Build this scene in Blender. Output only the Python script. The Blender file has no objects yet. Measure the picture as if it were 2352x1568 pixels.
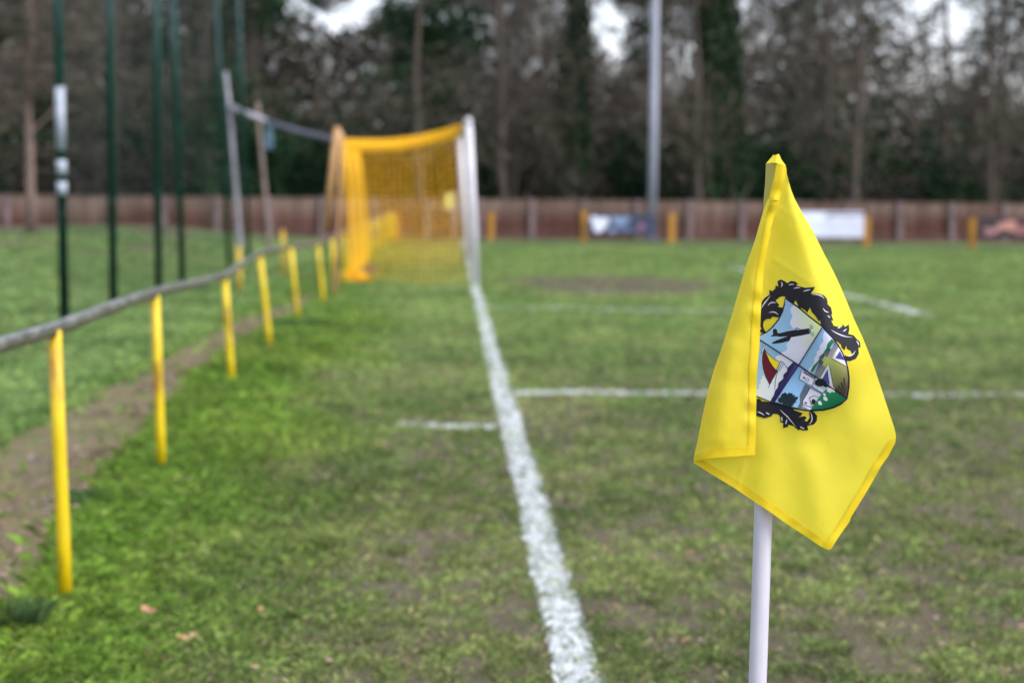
import bpy, bmesh, math, random
import numpy as np
from mathutils import Vector, Matrix

random.seed(7); rng = np.random.default_rng(7)
S = bpy.context.scene
C = S.collection
R = math.radians

# ---------------------------------------------------------------- camera
CAM_H = 1.457
F = 4573.0                       # focal length in units of a 2352 px wide picture (70 mm)
YAW, PITCH, ROLL = R(1.83), R(4.43), 0.008
Rm = Matrix.Rotation(-YAW, 3, 'Z') @ Matrix.Rotation(math.pi/2 - PITCH, 3, 'X') @ Matrix.Rotation(ROLL, 3, 'Z')
cd = bpy.data.cameras.new('camera'); cam = bpy.data.objects.new('camera', cd); C.objects.link(cam)
M4 = Rm.to_4x4(); M4.translation = (0, 0, CAM_H); cam.matrix_world = M4
cd.lens = 70; cd.sensor_width = 36; cd.clip_end = 2000; cd.clip_start = 0.05
cd.dof.use_dof = True; cd.dof.focus_distance = 3.06; cd.dof.aperture_fstop = 4.1
S.camera = cam

def ray(x, y):
    return Rm @ Vector(((x-1176)/F, -(y-784)/F, -1.0))
def onplane(x, y, z=0.0):
    d = ray(x, y); t = (z-CAM_H)/d.z
    return Vector((d.x*t, d.y*t, z))
def at(x, y, Y):
    d = ray(x, y); t = Y/d.y
    return Vector((d.x*t, Y, CAM_H+d.z*t))

# ---------------------------------------------------------------- tagging
def tag(o, label=None, cat=None, group=None, kind=None):
    if label: o['label'] = label
    if cat: o['category'] = cat
    if group: o['group'] = group
    if kind: o['kind'] = kind
    return o
def empty(name, loc, label=None, cat=None, group=None):
    o = bpy.data.objects.new(name, None); C.objects.link(o); o.location = loc
    o.empty_display_size = 0.1
    return tag(o, label, cat, group)
def link(name, me, mat=None, parent=None):
    o = bpy.data.objects.new(name, me); C.objects.link(o)
    if mat: me.materials.append(mat)
    if parent is not None:
        o.parent = parent; o.matrix_parent_inverse = Matrix.Translation(-Vector(parent.location)) if parent.type == 'EMPTY' else Matrix.Identity(4)
    return o
# geometry is written in world coordinates; for children of an Empty the inverse above keeps it there

# ---------------------------------------------------------------- mesh collecting
class MB:
    def __init__(s): s.v = []; s.f = []
    def add(s, vs, fs):
        b = len(s.v); s.v += [tuple(v) for v in vs]; s.f += [tuple(b+i for i in f) for f in fs]
    def tube(s, pts, rad, n=12, cap=True):
        pts = [Vector(p) for p in pts]; m = len(pts)
        if not hasattr(rad, '__len__'): rad = [rad]*m
        vs = []; fs = []
        up = None
        for i, p in enumerate(pts):
            t = (pts[min(i+1, m-1)] - pts[max(i-1, 0)]).normalized()
            if up is None:
                up = Vector((0, 0, 1)) if abs(t.z) < .9 else Vector((1, 0, 0))
            a = t.cross(up).normalized(); up = a.cross(t).normalized()
            for k in range(n):
                an = 2*math.pi*k/n
                vs.append(p + (a*math.cos(an)+up*math.sin(an))*rad[i])
        for i in range(m-1):
            for k in range(n):
                k2 = (k+1) % n
                fs.append((i*n+k, i*n+k2, (i+1)*n+k2, (i+1)*n+k))
        if cap:
            fs.append(tuple(range(n-1, -1, -1))); fs.append(tuple((m-1)*n+k for k in range(n)))
        s.add(vs, fs)
    def box(s, c, sx, sy, sz, rot=None):
        c = Vector(c); vs = []
        for dx in (-.5, .5):
            for dy in (-.5, .5):
                for dz in (-.5, .5):
                    v = Vector((dx*sx, dy*sy, dz*sz))
                    if rot is not None: v = rot @ v
                    vs.append(c+v)
        s.add(vs, [(0,1,3,2),(4,6,7,5),(0,4,5,1),(2,3,7,6),(0,2,6,4),(1,5,7,3)])
    def mesh(s, name='mesh', smooth=True):
        me = bpy.data.meshes.new(name); me.from_pydata(s.v, [], s.f); me.update()
        if smooth: me.shade_smooth() if hasattr(me, 'shade_smooth') else None
        return me
    def build(s, name, mat, parent=None, smooth=True, bevel=0):
        o = link(name, s.mesh(name, smooth), mat, parent)
        if bevel:
            b = o.modifiers.new('bev', 'BEVEL'); b.width = bevel; b.segments = 2; b.limit_method = 'ANGLE'
        return o

def tri_mesh(name, V, attrs=None, nper=3):
    """V: (N,nper,3) array of separate triangles/quads -> mesh; attrs: {name: (N,) or (N,3)} stored per point."""
    N = V.shape[0]
    me = bpy.data.meshes.new(name)
    me.vertices.add(N*nper); me.vertices.foreach_set('co', V.reshape(-1).astype(np.float32))
    me.loops.add(N*nper); me.loops.foreach_set('vertex_index', np.arange(N*nper, dtype=np.int32))
    me.polygons.add(N); me.polygons.foreach_set('loop_start', (np.arange(N)*nper).astype(np.int32))
    if attrs:
        for k, a in attrs.items():
            a = np.asarray(a, dtype=np.float32)
            if a.ndim == 1:
                at_ = me.attributes.new(k, 'FLOAT', 'POINT'); at_.data.foreach_set('value', np.repeat(a, nper))
            else:
                at_ = me.attributes.new(k, 'FLOAT_COLOR', 'POINT')
                c4 = np.ones((N*nper, 4), np.float32); c4[:, :3] = np.repeat(a, nper, axis=0)
                at_.data.foreach_set('color', c4.reshape(-1))
    me.update(calc_edges=True); me.validate()
    return me

# ---------------------------------------------------------------- value noise (numpy)
def _h(ix, iy, s):
    a = (ix.astype(np.int64)*374761393 + iy.astype(np.int64)*668265263 + s*974634777) & 0xffffffff
    a = ((a ^ (a >> 13))*1274126177) & 0xffffffff
    return ((a ^ (a >> 16)) & 0xffffff)/float(0xffffff)
def vn(x, y, s=0):
    x = np.asarray(x, float); y = np.asarray(y, float)
    ix = np.floor(x); iy = np.floor(y); fx = x-ix; fy = y-iy
    fx = fx*fx*(3-2*fx); fy = fy*fy*(3-2*fy)
    ix = ix.astype(np.int64); iy = iy.astype(np.int64)
    a = _h(ix, iy, s); b = _h(ix+1, iy, s); c = _h(ix, iy+1, s); d = _h(ix+1, iy+1, s)
    return (a*(1-fx)+b*fx)*(1-fy)+(c*(1-fx)+d*fx)*fy
def fbm(x, y, s=0, o=4):
    t = 0; a = .5; n = 0
    for i in range(o):
        t = t+a*vn(np.asarray(x)*2**i, np.asarray(y)*2**i, s+i*17); n += a; a *= .55
    return t/n
def sstep(a, b, x):
    t = np.clip((np.asarray(x, float)-a)/(b-a), 0, 1); return t*t*(3-2*t)

# ---------------------------------------------------------------- materials
def newmat(name):
    m = bpy.data.materials.new(name); m.use_nodes = True
    nt = m.node_tree; b = nt.nodes['Principled BSDF']
    return m, nt, b
def N(nt, t, **k):
    n = nt.nodes.new(t)
    for a, v in k.items(): setattr(n, a, v)
    return n
def srgb(r, g, b):
    f = lambda c: ((c/255+.055)/1.055)**2.4 if c/255 > .04045 else c/255/12.92
    return (f(r), f(g), f(b), 1)
def ramp(nt, stops):
    r = N(nt, 'ShaderNodeValToRGB'); e = r.color_ramp.elements
    e[0].position, e[0].color = stops[0]; e[1].position, e[1].color = stops[-1]
    for p, c in stops[1:-1]:
        x = e.new(p); x.color = c
    return r
def noisy(name, c1, c2, scale=8, rough=.6, c3=None, bump=0, stretch=None, metallic=0, detail=6, spec=.4, lo=.35, hi=.65):
    m, nt, b = newmat(name)
    g = N(nt, 'ShaderNodeNewGeometry'); mp = N(nt, 'ShaderNodeMapping')
    if stretch: mp.inputs['Scale'].default_value = stretch
    nt.links.new(g.outputs['Position'], mp.inputs['Vector'])
    n = N(nt, 'ShaderNodeTexNoise'); n.inputs['Scale'].default_value = scale; n.inputs['Detail'].default_value = detail
    n.inputs['Roughness'].default_value = .65
    nt.links.new(mp.outputs[0], n.inputs['Vector'])
    st = [(lo, c1), (hi, c2)] if c3 is None else [(lo, c1), ((lo+hi)/2, c2), (hi, c3)]
    r = ramp(nt, st); nt.links.new(n.outputs['Fac'], r.inputs[0]); nt.links.new(r.outputs[0], b.inputs['Base Color'])
    b.inputs['Roughness'].default_value = rough; b.inputs['Metallic'].default_value = metallic
    b.inputs['Specular IOR Level'].default_value = spec
    if bump:
        bp = N(nt, 'ShaderNodeBump'); bp.inputs['Strength'].default_value = bump; bp.inputs['Distance'].default_value = .01
        nt.links.new(n.outputs['Fac'], bp.inputs['Height']); nt.links.new(bp.outputs[0], b.inputs['Normal'])
    return m

def attr_mat(name, attr='col', var=.25, transl=.25, rough=.7, spec=.15):
    """colour comes from a per-blade / per-leaf natural colour attribute, varied a little per island"""
    m, nt, b = newmat(name)
    a = N(nt, 'ShaderNodeAttribute'); a.attribute_name = attr
    g = N(nt, 'ShaderNodeNewGeometry'); mr = N(nt, 'ShaderNodeMapRange')
    mr.inputs['To Min'].default_value = 1-var; mr.inputs['To Max'].default_value = 1+var
    nt.links.new(g.outputs['Random Per Island'], mr.inputs[0])
    mx = N(nt, 'ShaderNodeVectorMath', operation='SCALE')
    nt.links.new(a.outputs['Color'], mx.inputs[0]); nt.links.new(mr.outputs[0], mx.inputs['Scale'])
    nt.links.new(mx.outputs[0], b.inputs['Base Color'])
    b.inputs['Roughness'].default_value = rough; b.inputs['Specular IOR Level'].default_value = spec
    if transl:
        t = N(nt, 'ShaderNodeBsdfTranslucent'); nt.links.new(mx.outputs[0], t.inputs['Color'])
        ms = N(nt, 'ShaderNodeMixShader'); ms.inputs[0].default_value = transl
        nt.links.new(b.outputs[0], ms.inputs[1]); nt.links.new(t.outputs[0], ms.inputs[2])
        nt.links.new(ms.outputs[0], nt.nodes['Material Output'].inputs['Surface'])
    return m

M = {}
M['grass'] = attr_mat('grass', var=.45, transl=.3, rough=.65, spec=.2)
M['ground'] = attr_mat('ground', var=0, transl=0, rough=.9)
M['leaf'] = attr_mat('leaf', var=.35, transl=.15, rough=.75, spec=.05)
M['twig'] = attr_mat('twig', var=.3, transl=0, rough=.85, spec=.05)
M['paint_line'] = noisy('line_paint', (.22,.26,.18,1), (.46,.50,.48,1), 22, .85, (.70,.73,.74,1), bump=.4, lo=.3, hi=.66)
M['bark'] = noisy('bark', srgb(52,47,42), srgb(88,78,70), 5, .9, srgb(58,62,48), stretch=(1,1,.25))
M['bark_pale'] = noisy('bark_pale', srgb(86,72,64), srgb(126,106,98), 4, .85, srgb(98,86,76), stretch=(1,1,.4))
M['yellow'] = noisy('yellow_paint', srgb(204,172,8), srgb(214,188,12), 9, .45, srgb(150,108,28), bump=.1, lo=.3, hi=.70, stretch=(1,1,.35))
M['yellow_dull'] = noisy('dull_yellow_paint', srgb(176,146,50), srgb(206,172,52), 5, .7)
M['yellow_orange'] = noisy('orange_yellow_paint', srgb(158,112,36), srgb(182,134,44), 3, .7)
M['galv'] = noisy('weathered_steel', srgb(52,54,42), srgb(96,98,88), 14, .32, srgb(136,140,134), bump=.25, metallic=.0, lo=.3, hi=.72, stretch=(1,.35,1))
M['moss'] = noisy('moss', srgb(40,44,30), srgb(84,82,62), 16, .95, srgb(60,60,46), bump=.6)
M['grey_tube'] = noisy('grey_tube', srgb(128,128,134), srgb(168,166,176), 3, .5)
M['dark_tube'] = noisy('dark_tube', srgb(84,86,98), srgb(110,110,122), 3, .5)
M['lamp_post'] = noisy('lamp_post_grey', srgb(138,142,156), srgb(164,168,182), 1.2, .45, stretch=(1,1,.2))
M['green_pole'] = noisy('green_coated_steel', srgb(2,42,36), srgb(10,62,52), 3, .3, lo=.3, hi=.7)
M['green_net'] = noisy('green_netting', srgb(16,40,34), srgb(28,60,48), 3, .8)
M['white_post'] = noisy('white_goal_paint', srgb(200,200,204), srgb(212,212,216), 3, .35)
M['white_plate'] = noisy('white_sticker', srgb(136,148,156), srgb(172,180,190), 18, .5)
M['net'] = noisy('yellow_net', srgb(240,172,10), srgb(252,196,20), 6, .6)
M['brown_pole'] = noisy('tan_pole', srgb(142,104,62), srgb(176,138,88), 4, .7, stretch=(1,1,.3))
M['blue_cloth'] = noisy('blue_cloth', srgb(84,116,132), srgb(120,150,162), 6, .8)
M['concrete'] = noisy('concrete_post', srgb(96,82,80), srgb(128,112,112), 4, .9)
M['pole_white'] = noisy('corner_pole_plastic', srgb(186,184,192), srgb(200,198,206), 20, .35, bump=.02, stretch=(1,1,.2))
M['mud'] = None

# fence boards: vertical boards, weathered grey-tan at the top, redder where the stain is kept lower down
def fence_mat():
    m, nt, b = newmat('fence_boards')
    g = N(nt, 'ShaderNodeNewGeometry')
    mp = N(nt, 'ShaderNodeMapping'); mp.inputs['Scale'].default_value = (7, 7, .5)
    nt.links.new(g.outputs['Position'], mp.inputs[0])
    n = N(nt, 'ShaderNodeTexNoise'); n.inputs['Scale'].default_value = 1; n.inputs['Detail'].default_value = 5
    nt.links.new(mp.outputs[0], n.inputs['Vector'])
    n2 = N(nt, 'ShaderNodeTexNoise'); n2.inputs['Scale'].default_value = .35; n2.inputs['Detail'].default_value = 3
    nt.links.new(g.outputs['Position'], n2.inputs['Vector'])
    sx = N(nt, 'ShaderNodeSeparateXYZ'); nt.links.new(g.outputs['Position'], sx.inputs[0])
    mr = N(nt, 'ShaderNodeMapRange'); mr.inputs['From Min'].default_value = .45; mr.inputs['From Max'].default_value = 1.05
    nt.links.new(sx.outputs['Z'], mr.inputs[0])
    ad = N(nt, 'ShaderNodeMath', operation='ADD'); nt.links.new(mr.outputs[0], ad.inputs[0])
    sb = N(nt, 'ShaderNodeMath', operation='MULTIPLY_ADD'); sb.inputs[1].default_value = 2.2; sb.inputs[2].default_value = -1.1
    nt.links.new(n2.outputs['Fac'], sb.inputs[0]); nt.links.new(sb.outputs[0], ad.inputs[1])
    cl = N(nt, 'ShaderNodeClamp'); nt.links.new(ad.outputs[0], cl.inputs[0])
    r1 = ramp(nt, [(.3, srgb(72,48,42)), (.7, srgb(100,70,60))]); nt.links.new(n.outputs['Fac'], r1.inputs[0])
    r2 = ramp(nt, [(.3, srgb(98,82,72)), (.7, srgb(142,122,110))]); nt.links.new(n.outputs['Fac'], r2.inputs[0])
    mx = N(nt, 'ShaderNodeMixRGB'); nt.links.new(cl.outputs[0], mx.inputs[0])
    nt.links.new(r1.outputs[0], mx.inputs[1]); nt.links.new(r2.outputs[0], mx.inputs[2])
    nt.links.new(mx.outputs[0], b.inputs['Base Color']); b.inputs['Roughness'].default_value = .9
    b.inputs['Specular IOR Level'].default_value = .1
    return m
M['fence'] = fence_mat()

# ---------------------------------------------------------------- world and light
w = bpy.data.worlds.new('World'); S.world = w; w.use_nodes = True
nt = w.node_tree; bg = nt.nodes['Background']
sky = N(nt, 'ShaderNodeTexSky', sky_type='NISHITA'); sky.sun_disc = False
SUN_EL, SUN_AZ = R(52), R(125)       # azimuth measured clockwise from +Y: from the right, a little behind the camera
sky.sun_elevation = SUN_EL; sky.sun_rotation = SUN_AZ; sky.air_density = 1.0; sky.dust_density = 2.0; sky.ozone_density = 1.0
hs = N(nt, 'ShaderNodeHueSaturation'); hs.inputs['Saturation'].default_value = .55; hs.inputs['Value'].default_value = 1.0
nt.links.new(sky.outputs[0], hs.inputs['Color'])
tn = N(nt, 'ShaderNodeVectorMath', operation='MULTIPLY'); tn.inputs[1].default_value = (1.02, .98, 1.05)
nt.links.new(hs.outputs[0], tn.inputs[0]); nt.links.new(tn.outputs[0], bg.inputs['Color']); bg.inputs['Strength'].default_value = .15
sl = bpy.data.lights.new('sun', 'SUN'); sl.energy = 1.1; sl.angle = R(25); sl.color = (1, .97, .93)
so = bpy.data.objects.new('sun', sl); C.objects.link(so)
sd = Vector((math.sin(SUN_AZ)*math.cos(SUN_EL), math.cos(SUN_AZ)*math.cos(SUN_EL), math.sin(SUN_EL)))
so.rotation_euler = (-sd).to_track_quat('-Z', 'Y').to_euler()
S.view_settings.view_transform = 'Standard'; S.view_settings.look = 'None'
S.view_settings.exposure = 1.22; S.view_settings.gamma = 1
S.cycles.use_denoising = True
S.cycles.max_bounces = 8; S.cycles.transparent_max_bounces = 8

# ---------------------------------------------------------------- terrain
GX = .385                                            # the goal line runs along +Y at this X
def gz(x, y):
    x = np.asarray(x, float); y = np.asarray(y, float)
    z = (fbm(x*.9, y*.9, 5)-.5)*.03
    bank = sstep(-3.2, -8.5, x)*sstep(28, 45, y)*(.02+.42*fbm(x*.35, y*.3, 9))
    bank *= 1-sstep(-1, 3, x)
    return z+bank
def gz1(x, y): return float(gz(np.array([x]), np.array([y]))[0])

# path edges, from points along it on the ground
pL = [onplane(*p) for p in [(-420,1250),(0,1040),(130,965),(250,905),(370,838),(470,778),(560,735),(620,716),(662,703)]]
pR = [onplane(*p) for p in [(-500,1700),(0,1390),(105,1275),(205,1120),(300,1012),(400,905),(520,800),(620,745),(690,712)]]
ly = np.array([p.y for p in pL]); lx = np.array([p.x for p in pL])-.05; ry = np.array([p.y for p in pR]); rx = np.array([p.x for p in pR])+.05
def path_fac(x, y):
    """1 in the middle of the trodden path, 0 off it"""
    a = np.interp(y, ly, lx); b = np.interp(y, ry, rx)
    n = (fbm(x*3, y*3, 31)-.5)*.3
    m = sstep(-.06, .07, x-a+n)*sstep(-.06, .07, b-x+n)
    return m*(1-sstep(25, 29, y))*(y > 2)

def colours(x, y):
    """natural ground-cover colour fields: returns (green rgb, bare amount 0..1)"""
    x = np.asarray(x, float); y = np.asarray(y, float)
    verge = sstep(-.25, -1.30, x+(fbm(x*1.1, y*.6, 3)-.5)*1.3)*sstep(-4.5, -2.6, x)*(1-.45*sstep(14, 30, y))
    leftf = sstep(-1.9, -2.8, x)
    far = sstep(9, 24, y)
    n1 = fbm(x*2.2, y*1.5, 11, 5); n2 = fbm(x*12, y*8, 23, 4); n3 = fbm(x*.5, y*.3, 41, 3)
    bare = sstep(.45, .62, .25*n1+.68*n2+.07*n3+ .02+.03*sstep(.6, 1.6, x))*.92*(1-.8*verge)*(1-.78*far)*(1-.5*leftf)
    bare = np.maximum(bare, .55*sstep(.6, .72, n2)*(1-far)*(1-.7*verge))
    # worn goalmouth
    c = onplane(1410, 655)
    d = np.sqrt(((x-c.x)/1.95)**2+((y-c.y)/3.6)**2)+(fbm(x*1.6, y*1.2, 55)-.5)*.7
    bare = np.maximum(bare, 1.0*(1-sstep(.5, 1.3, d)))
    # worn ground where the lines meet
    c = onplane(1255, 955)
    d = np.sqrt(((x-c.x)/.42)**2+((y-c.y)/1.5)**2)+(fbm(x*2.6, y*2.2, 57)-.5)*.9
    bare = np.maximum(bare, .7*(1-sstep(.4, 1.2, d)))
    bk = sstep(-3.5, -7, x)*sstep(26, 38, y)*sstep(.44, .56, fbm(x*.5, y*.35, 63))
    bare = np.maximum(bare, .9*bk)
    g0 = np.array([.132,.170,.052]); g1 = np.array([.118,.200,.026]); g2 = np.array([.162,.255,.070]); g3 = np.array([.150,.238,.076])
    def mix(a, b, t): return a*(1-t[..., None])+b*t[..., None]
    col = np.broadcast_to(g0, x.shape+(3,)).copy()
    col = mix(col, g2, far*.9+.25*(1-far)*n3)
    col = mix(col, g1, verge)
    col = mix(col, g3, leftf*.85)
    pt = sstep(.38, .64, fbm(x*1.3, y*.9, 73, 3)); col = col*(1+(.5*pt-.2)[..., None]*np.array([.7,.4,.6]))
    col = col*(.75+.5*fbm(x*1.7, y*1.1, 71, 3))[..., None]*(.24+1.52*fbm(x*15, y*11, 72, 3))[..., None]
    return col, bare, verge
MUD = np.array([.082,.068,.042]); MUD2 = np.array([.125,.104,.072])

def axis(a, b, d0, grow, far):
    v = [a]
    while v[-1] < b: v.append(v[-1]+d0)
    s = d0
    while v[-1] < far: s *= grow; v.append(v[-1]+s)
    return v
xs_r = axis(0, 6, .05, 1.10, 400); xs = np.array([-v for v in xs_r[::-1]][:-1]+xs_r)
ys = np.array([-v for v in axis(0, .5, .5, 1.4, 300)[::-1]][:-1]+axis(0, 4, .5, 1, 4)[:-1]+axis(4, 20, .06, 1.018, 500))
XX, YY = np.meshgrid(xs, ys)
ZZ = gz(XX, YY)
me = bpy.data.meshes.new('ground')
nv = XX.size; me.vertices.add(nv); me.vertices.foreach_set('co', np.stack([XX, YY, ZZ], -1).reshape(-1).astype(np.float32))
nx, ny = len(xs), len(ys)
ii = (np.arange(ny-1)[:, None]*nx+np.arange(nx-1)[None, :]).reshape(-1)
quads = np.stack([ii, ii+1, ii+nx+1, ii+nx], -1).astype(np.int32)
me.loops.add(quads.size); me.loops.foreach_set('vertex_index', quads.reshape(-1))
me.polygons.add(len(quads)); me.polygons.foreach_set('loop_start', (np.arange(len(quads))*4).astype(np.int32))
col, bare, verge = colours(XX, YY)
mudn = fbm(XX*5, YY*5, 81)[..., None]
base = col*.45*(1-bare[..., None])+(MUD*(1-mudn)+MUD2*mudn)*bare[..., None]
soil = sstep(5, 3, YY)[..., None]*0
pf = path_fac(XX, YY)[..., None]
gm_ = onplane(1410, 655); gd_ = np.sqrt(((XX-gm_.x)/1.5)**2+((YY-gm_.y)/2.2)**2); base = base*(1-.25*(1-sstep(.6, 1.4, gd_)))[..., None]     # wetter, darker mud in the goalmouth
base = base*(1-pf)+np.array([.125,.105,.065])*pf
a = me.attributes.new('col', 'FLOAT_COLOR', 'POINT'); c4 = np.ones((nv, 4), np.float32); c4[:, :3] = base.reshape(-1, 3)
a.data.foreach_set('color', c4.reshape(-1))
me.update(calc_edges=True); me.shade_smooth()
tag(link('ground', me, M['ground']), 'mown football pitch turf with worn muddy patches', None, kind='structure')

# path: its own sheet just above the ground
mb = MB(); K = 90; W = 8
Ys = np.linspace(3.0, 27, K)
vs = []
for y in Ys:
    a_ = np.interp(y, ly, lx); b_ = np.interp(y, ry, rx)
    a_ += (float(vn(y*1.7, 3.3, 5))-.5)*.16; b_ += (float(vn(y*2.1, 8.3, 6))-.5)*.16
    for k in range(W+1):
        x = a_+(b_-a_)*k/W
        vs.append((x, y, gz1(x, y)+.006+.006*float(vn(x*9, y*9, 2))))
mb.add(vs, [(j*(W+1)+k, j*(W+1)+k+1, (j+1)*(W+1)+k+1, (j+1)*(W+1)+k) for j in range(K-1) for k in range(W)])
M['path'] = noisy('trodden_earth', srgb(70,68,42), srgb(108,98,62), 4, .95, srgb(90,82,66), bump=.8)
p = mb.build('path', M['path']); tag(p, 'trodden brown earth footpath behind the yellow posts', None, kind='structure')

# ---------------------------------------------------------------- painted lines
def worn(x, y, s): return fbm(x*9, y*9, s, 3)
LINES = []
def paint_line(name, label, p0, p1, width, wear, seed, blades, wob=0.0, fade=None):
    fw = (lambda s: 0*s) if fade is None else (lambda s: np.interp(s, fade[0], fade[1]))
    return _paint_line(name, label, p0, p1, width, wear, seed, blades, wob, fw)
def _paint_line(name, label, p0, p1, width, wear, seed, blades, wob, fw):
    """sheet of paint along p0->p1 plus the painted blades standing in it"""
    p0 = Vector(p0[:2]); p1 = Vector(p1[:2]); L = (p1-p0).length; d = (p1-p0)/L; n = Vector((-d.y, d.x))
    LINES.append((np.array(p0), np.array(d), L, width))
    st = .05 if L < 20 else .06
    k = int(L/st); m = 6
    vs = []; fs = []
    for i in range(k+1):
        s = i*L/k; w0 = width*(.92+.16*float(vn(s*3.1, seed, 3))); off = (float(vn(s*.9, seed+5., 4))-.5)*wob
        for j in range(m+1):
            e = 0
            if j in (0, m): e = (float(vn(s*14, j+seed, 7))-.5)*width*.22
            q = p0+d*s+n*((j/m-.5)*w0+off+e)
            vs.append((q.x, q.y, gz1(q.x, q.y)+.005))
    def keep(i, j):
        s = i*L/k
        edge = 1.0 if 0 < j < m-1 else .8
        return float(vn(s*7+seed, j*1.3, 9))*edge > (wear+fw(s))*(.5+float(vn(s*.8, seed+2., 12)))
    for i in range(k):
        for j in range(m):
            if keep(i, j): fs.append((i*(m+1)+j, i*(m+1)+j+1, (i+1)*(m+1)+j+1, (i+1)*(m+1)+j))
    # painted blades
    nb = int(L*width*blades)
    s = rng.random(nb)*L; y0 = np.array([p0.y+d.y*q for q in s]); 
    depth = np.maximum(p0.y+d.y*s, 5)
    keepb = rng.random(nb) < np.minimum(1, (8/depth)**1.6)
    s = s[keepb]; depth = depth[keepb]; nb = len(s)
    t = (rng.random(nb)-.5)*width*1.08
    off = (vn(s*.9, np.full(nb, seed+5.), 4)-.5)*wob
    bx = p0.x+d.x*s+n.x*(t+off); by = p0.y+d.y*s+n.y*(t+off)
    ok = worn(bx, by, int(seed)) > (wear+fw(s))*.62
    bx, by, depth = bx[ok], by[ok], depth[ok]; nb = len(bx)
    bz = gz(bx, by)+.004
    hh = (.008+.014*rng.random(nb)); an = rng.random(nb)*6.283; ww = .004*(depth/8)**.6
    ld = rng.random(nb)*6.283; ll = .02*rng.random(nb)
    V = np.zeros((nb, 3, 3))
    V[:, 0] = np.stack([bx-np.cos(an)*ww, by-np.sin(an)*ww, bz], -1); V[:, 1] = np.stack([bx+np.cos(an)*ww, by+np.sin(an)*ww, bz], -1)
    V[:, 2] = np.stack([bx+np.cos(ld)*ll, by+np.sin(ld)*ll, bz+hh], -1)
    b0 = len(vs)
    vs = vs+[tuple(q) for q in V.reshape(-1, 3)]
    fs += [(b0+3*i, b0+3*i+1, b0+3*i+2) for i in range(nb)]
    me = bpy.data.meshes.new(name); me.from_pydata(vs, [], fs); me.update()
    o = link(name, me, M['paint_line']); tag(o, label, None, kind='structure')
    return o
paint_line('goal_line', 'broad white painted goal line running towards the goal', (GX, 2.6), (GX, 54), .135, .13, 1.0, 7000, .025)
q0 = onplane(1182, 903); q1 = onplane(2420, 913)
paint_line('penalty_area_line', 'white painted line crossing behind the corner flag', (q0.x-.0, q0.y), (q1.x+4, q1.y), .26, .16, 2.0, 3500, .04, ([0,.7,.9,4,8],[0,0,.36,.42,.5]))
q0 = onplane(918, 976); q1 = onplane(1138, 984)
paint_line('distance_mark_line', 'short wavy white mark outside the goal line', q0, q1, .19, .18, 3.0, 6000, .10)
q0 = onplane(1112, 706); q1 = onplane(2125, 724)
paint_line('goal_area_line', 'faint white goal area line in front of the worn patch', q0, q1, .32, .5, 4.0, 900, .05)
q2 = onplane(1672, 611)
paint_line('goal_area_front_line', 'white goal area line slanting away from the goal', (q1.x, q1.y), (q2.x, q2.y), .24, .22, 5.0, 1200, .05, ([0,.5,4],[0,.04,.2]))

def in_line(x, y):
    m = np.zeros(x.shape, bool)
    for p0, d, L, w_ in LINES:
        rx_ = x-p0[0]; ry_ = y-p0[1]; s = rx_*d[0]+ry_*d[1]; t = np.abs(-rx_*d[1]+ry_*d[0])
        m |= (s > 0) & (s < L) & (t < w_*.5)
    return m

# ---------------------------------------------------------------- grass
def grass(n, y0, y1, dens_pow, seed):
    r = np.random.default_rng(seed)
    u = r.random(n)
    # depth distribution: pdf ~ (0.62 y + 2) * y^-pow sampled numerically
    yy = np.linspace(y0, y1, 2000); pdf = (.62*yy+1.6)*yy**(-dens_pow); cdf = np.cumsum(pdf); cdf /= cdf[-1]
    y = np.interp(u, cdf, yy); half = .31*y+.8
    x = y*math.tan(YAW)+(r.random(n)*2-1)*half
    col, bare, verge = colours(x, y)
    pfc = path_fac(x, y)
    keep = (r.random(n) > np.clip(bare*.93, 0, .95)) & (r.random(n) > pfc*.97)
    il = in_line(x, y); keep &= ~(il & (r.random(n) < .86))
    x, y, col, bare, verge = x[keep], y[keep], col[keep], bare[keep], verge[keep]; n = len(x)
    tuft = fbm(x*6, y*6, 91, 3); wild = np.maximum(verge, sstep(-2.3, -3.2, x)*.9)
    # ragged longer grass round the feet of the posts and the path edge
    rail = np.exp(-((x+1.5)/.28)**2)
    sc = (y/7)**.45
    h = (.010+.018*r.random(n)+.020*tuft**2)*(1+.7*wild+.45*rail)*sc**.6
    wd = (.0008+.0009*r.random(n))*sc**1.7*(1+.3*wild)
    an = r.random(n)*6.283; ld = r.random(n)*6.283+1.2*vn(x*2, y*2, 7); ln = h*(.25+1.3*r.random(n))
    # three per root: triangle blades bent once
    z = gz(x, y)
    bx = np.cos(an)*wd; by_ = np.sin(an)*wd
    V = np.zeros((n, 4, 3))
    V[:, 0] = np.stack([x-bx, y-by_, z], -1); V[:, 1] = np.stack([x+bx, y+by_, z], -1)
    mx = x+np.cos(ld)*ln*.45; my = y+np.sin(ld)*ln*.45; mz = z+h*.75
    V[:, 2] = np.stack([mx+bx*.7, my+by_*.7, mz], -1); V[:, 3] = np.stack([x+np.cos(ld)*ln, y+np.sin(ld)*ln, z+h*(.75+.3*r.random(n))], -1)
    k = r.random(n)
    straw = np.array([.30,.25,.13])
    t = np.clip((k < .08+.30*bare).astype(float)*(.4+.6*r.random(n)), 0, 1)*(1-.6*verge)
    c = col*(1-t[:, None])+straw*t[:, None]
    bright = (r.random(n) < .25)*1.0
    c = c*(1+.35*bright[:, None]*np.array([1.0,1.1,.8]))
    c = c*np.array([1.12,1.12,1.12])
    return tri_mesh('grass', V, {'col': c}, 4)
o = link('grass', grass(820000, 4.6, 48, 1.45, 21), M['grass']); tag(o, 'short green turf blades with dry yellowed stems', 'grass', kind='stuff')

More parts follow.
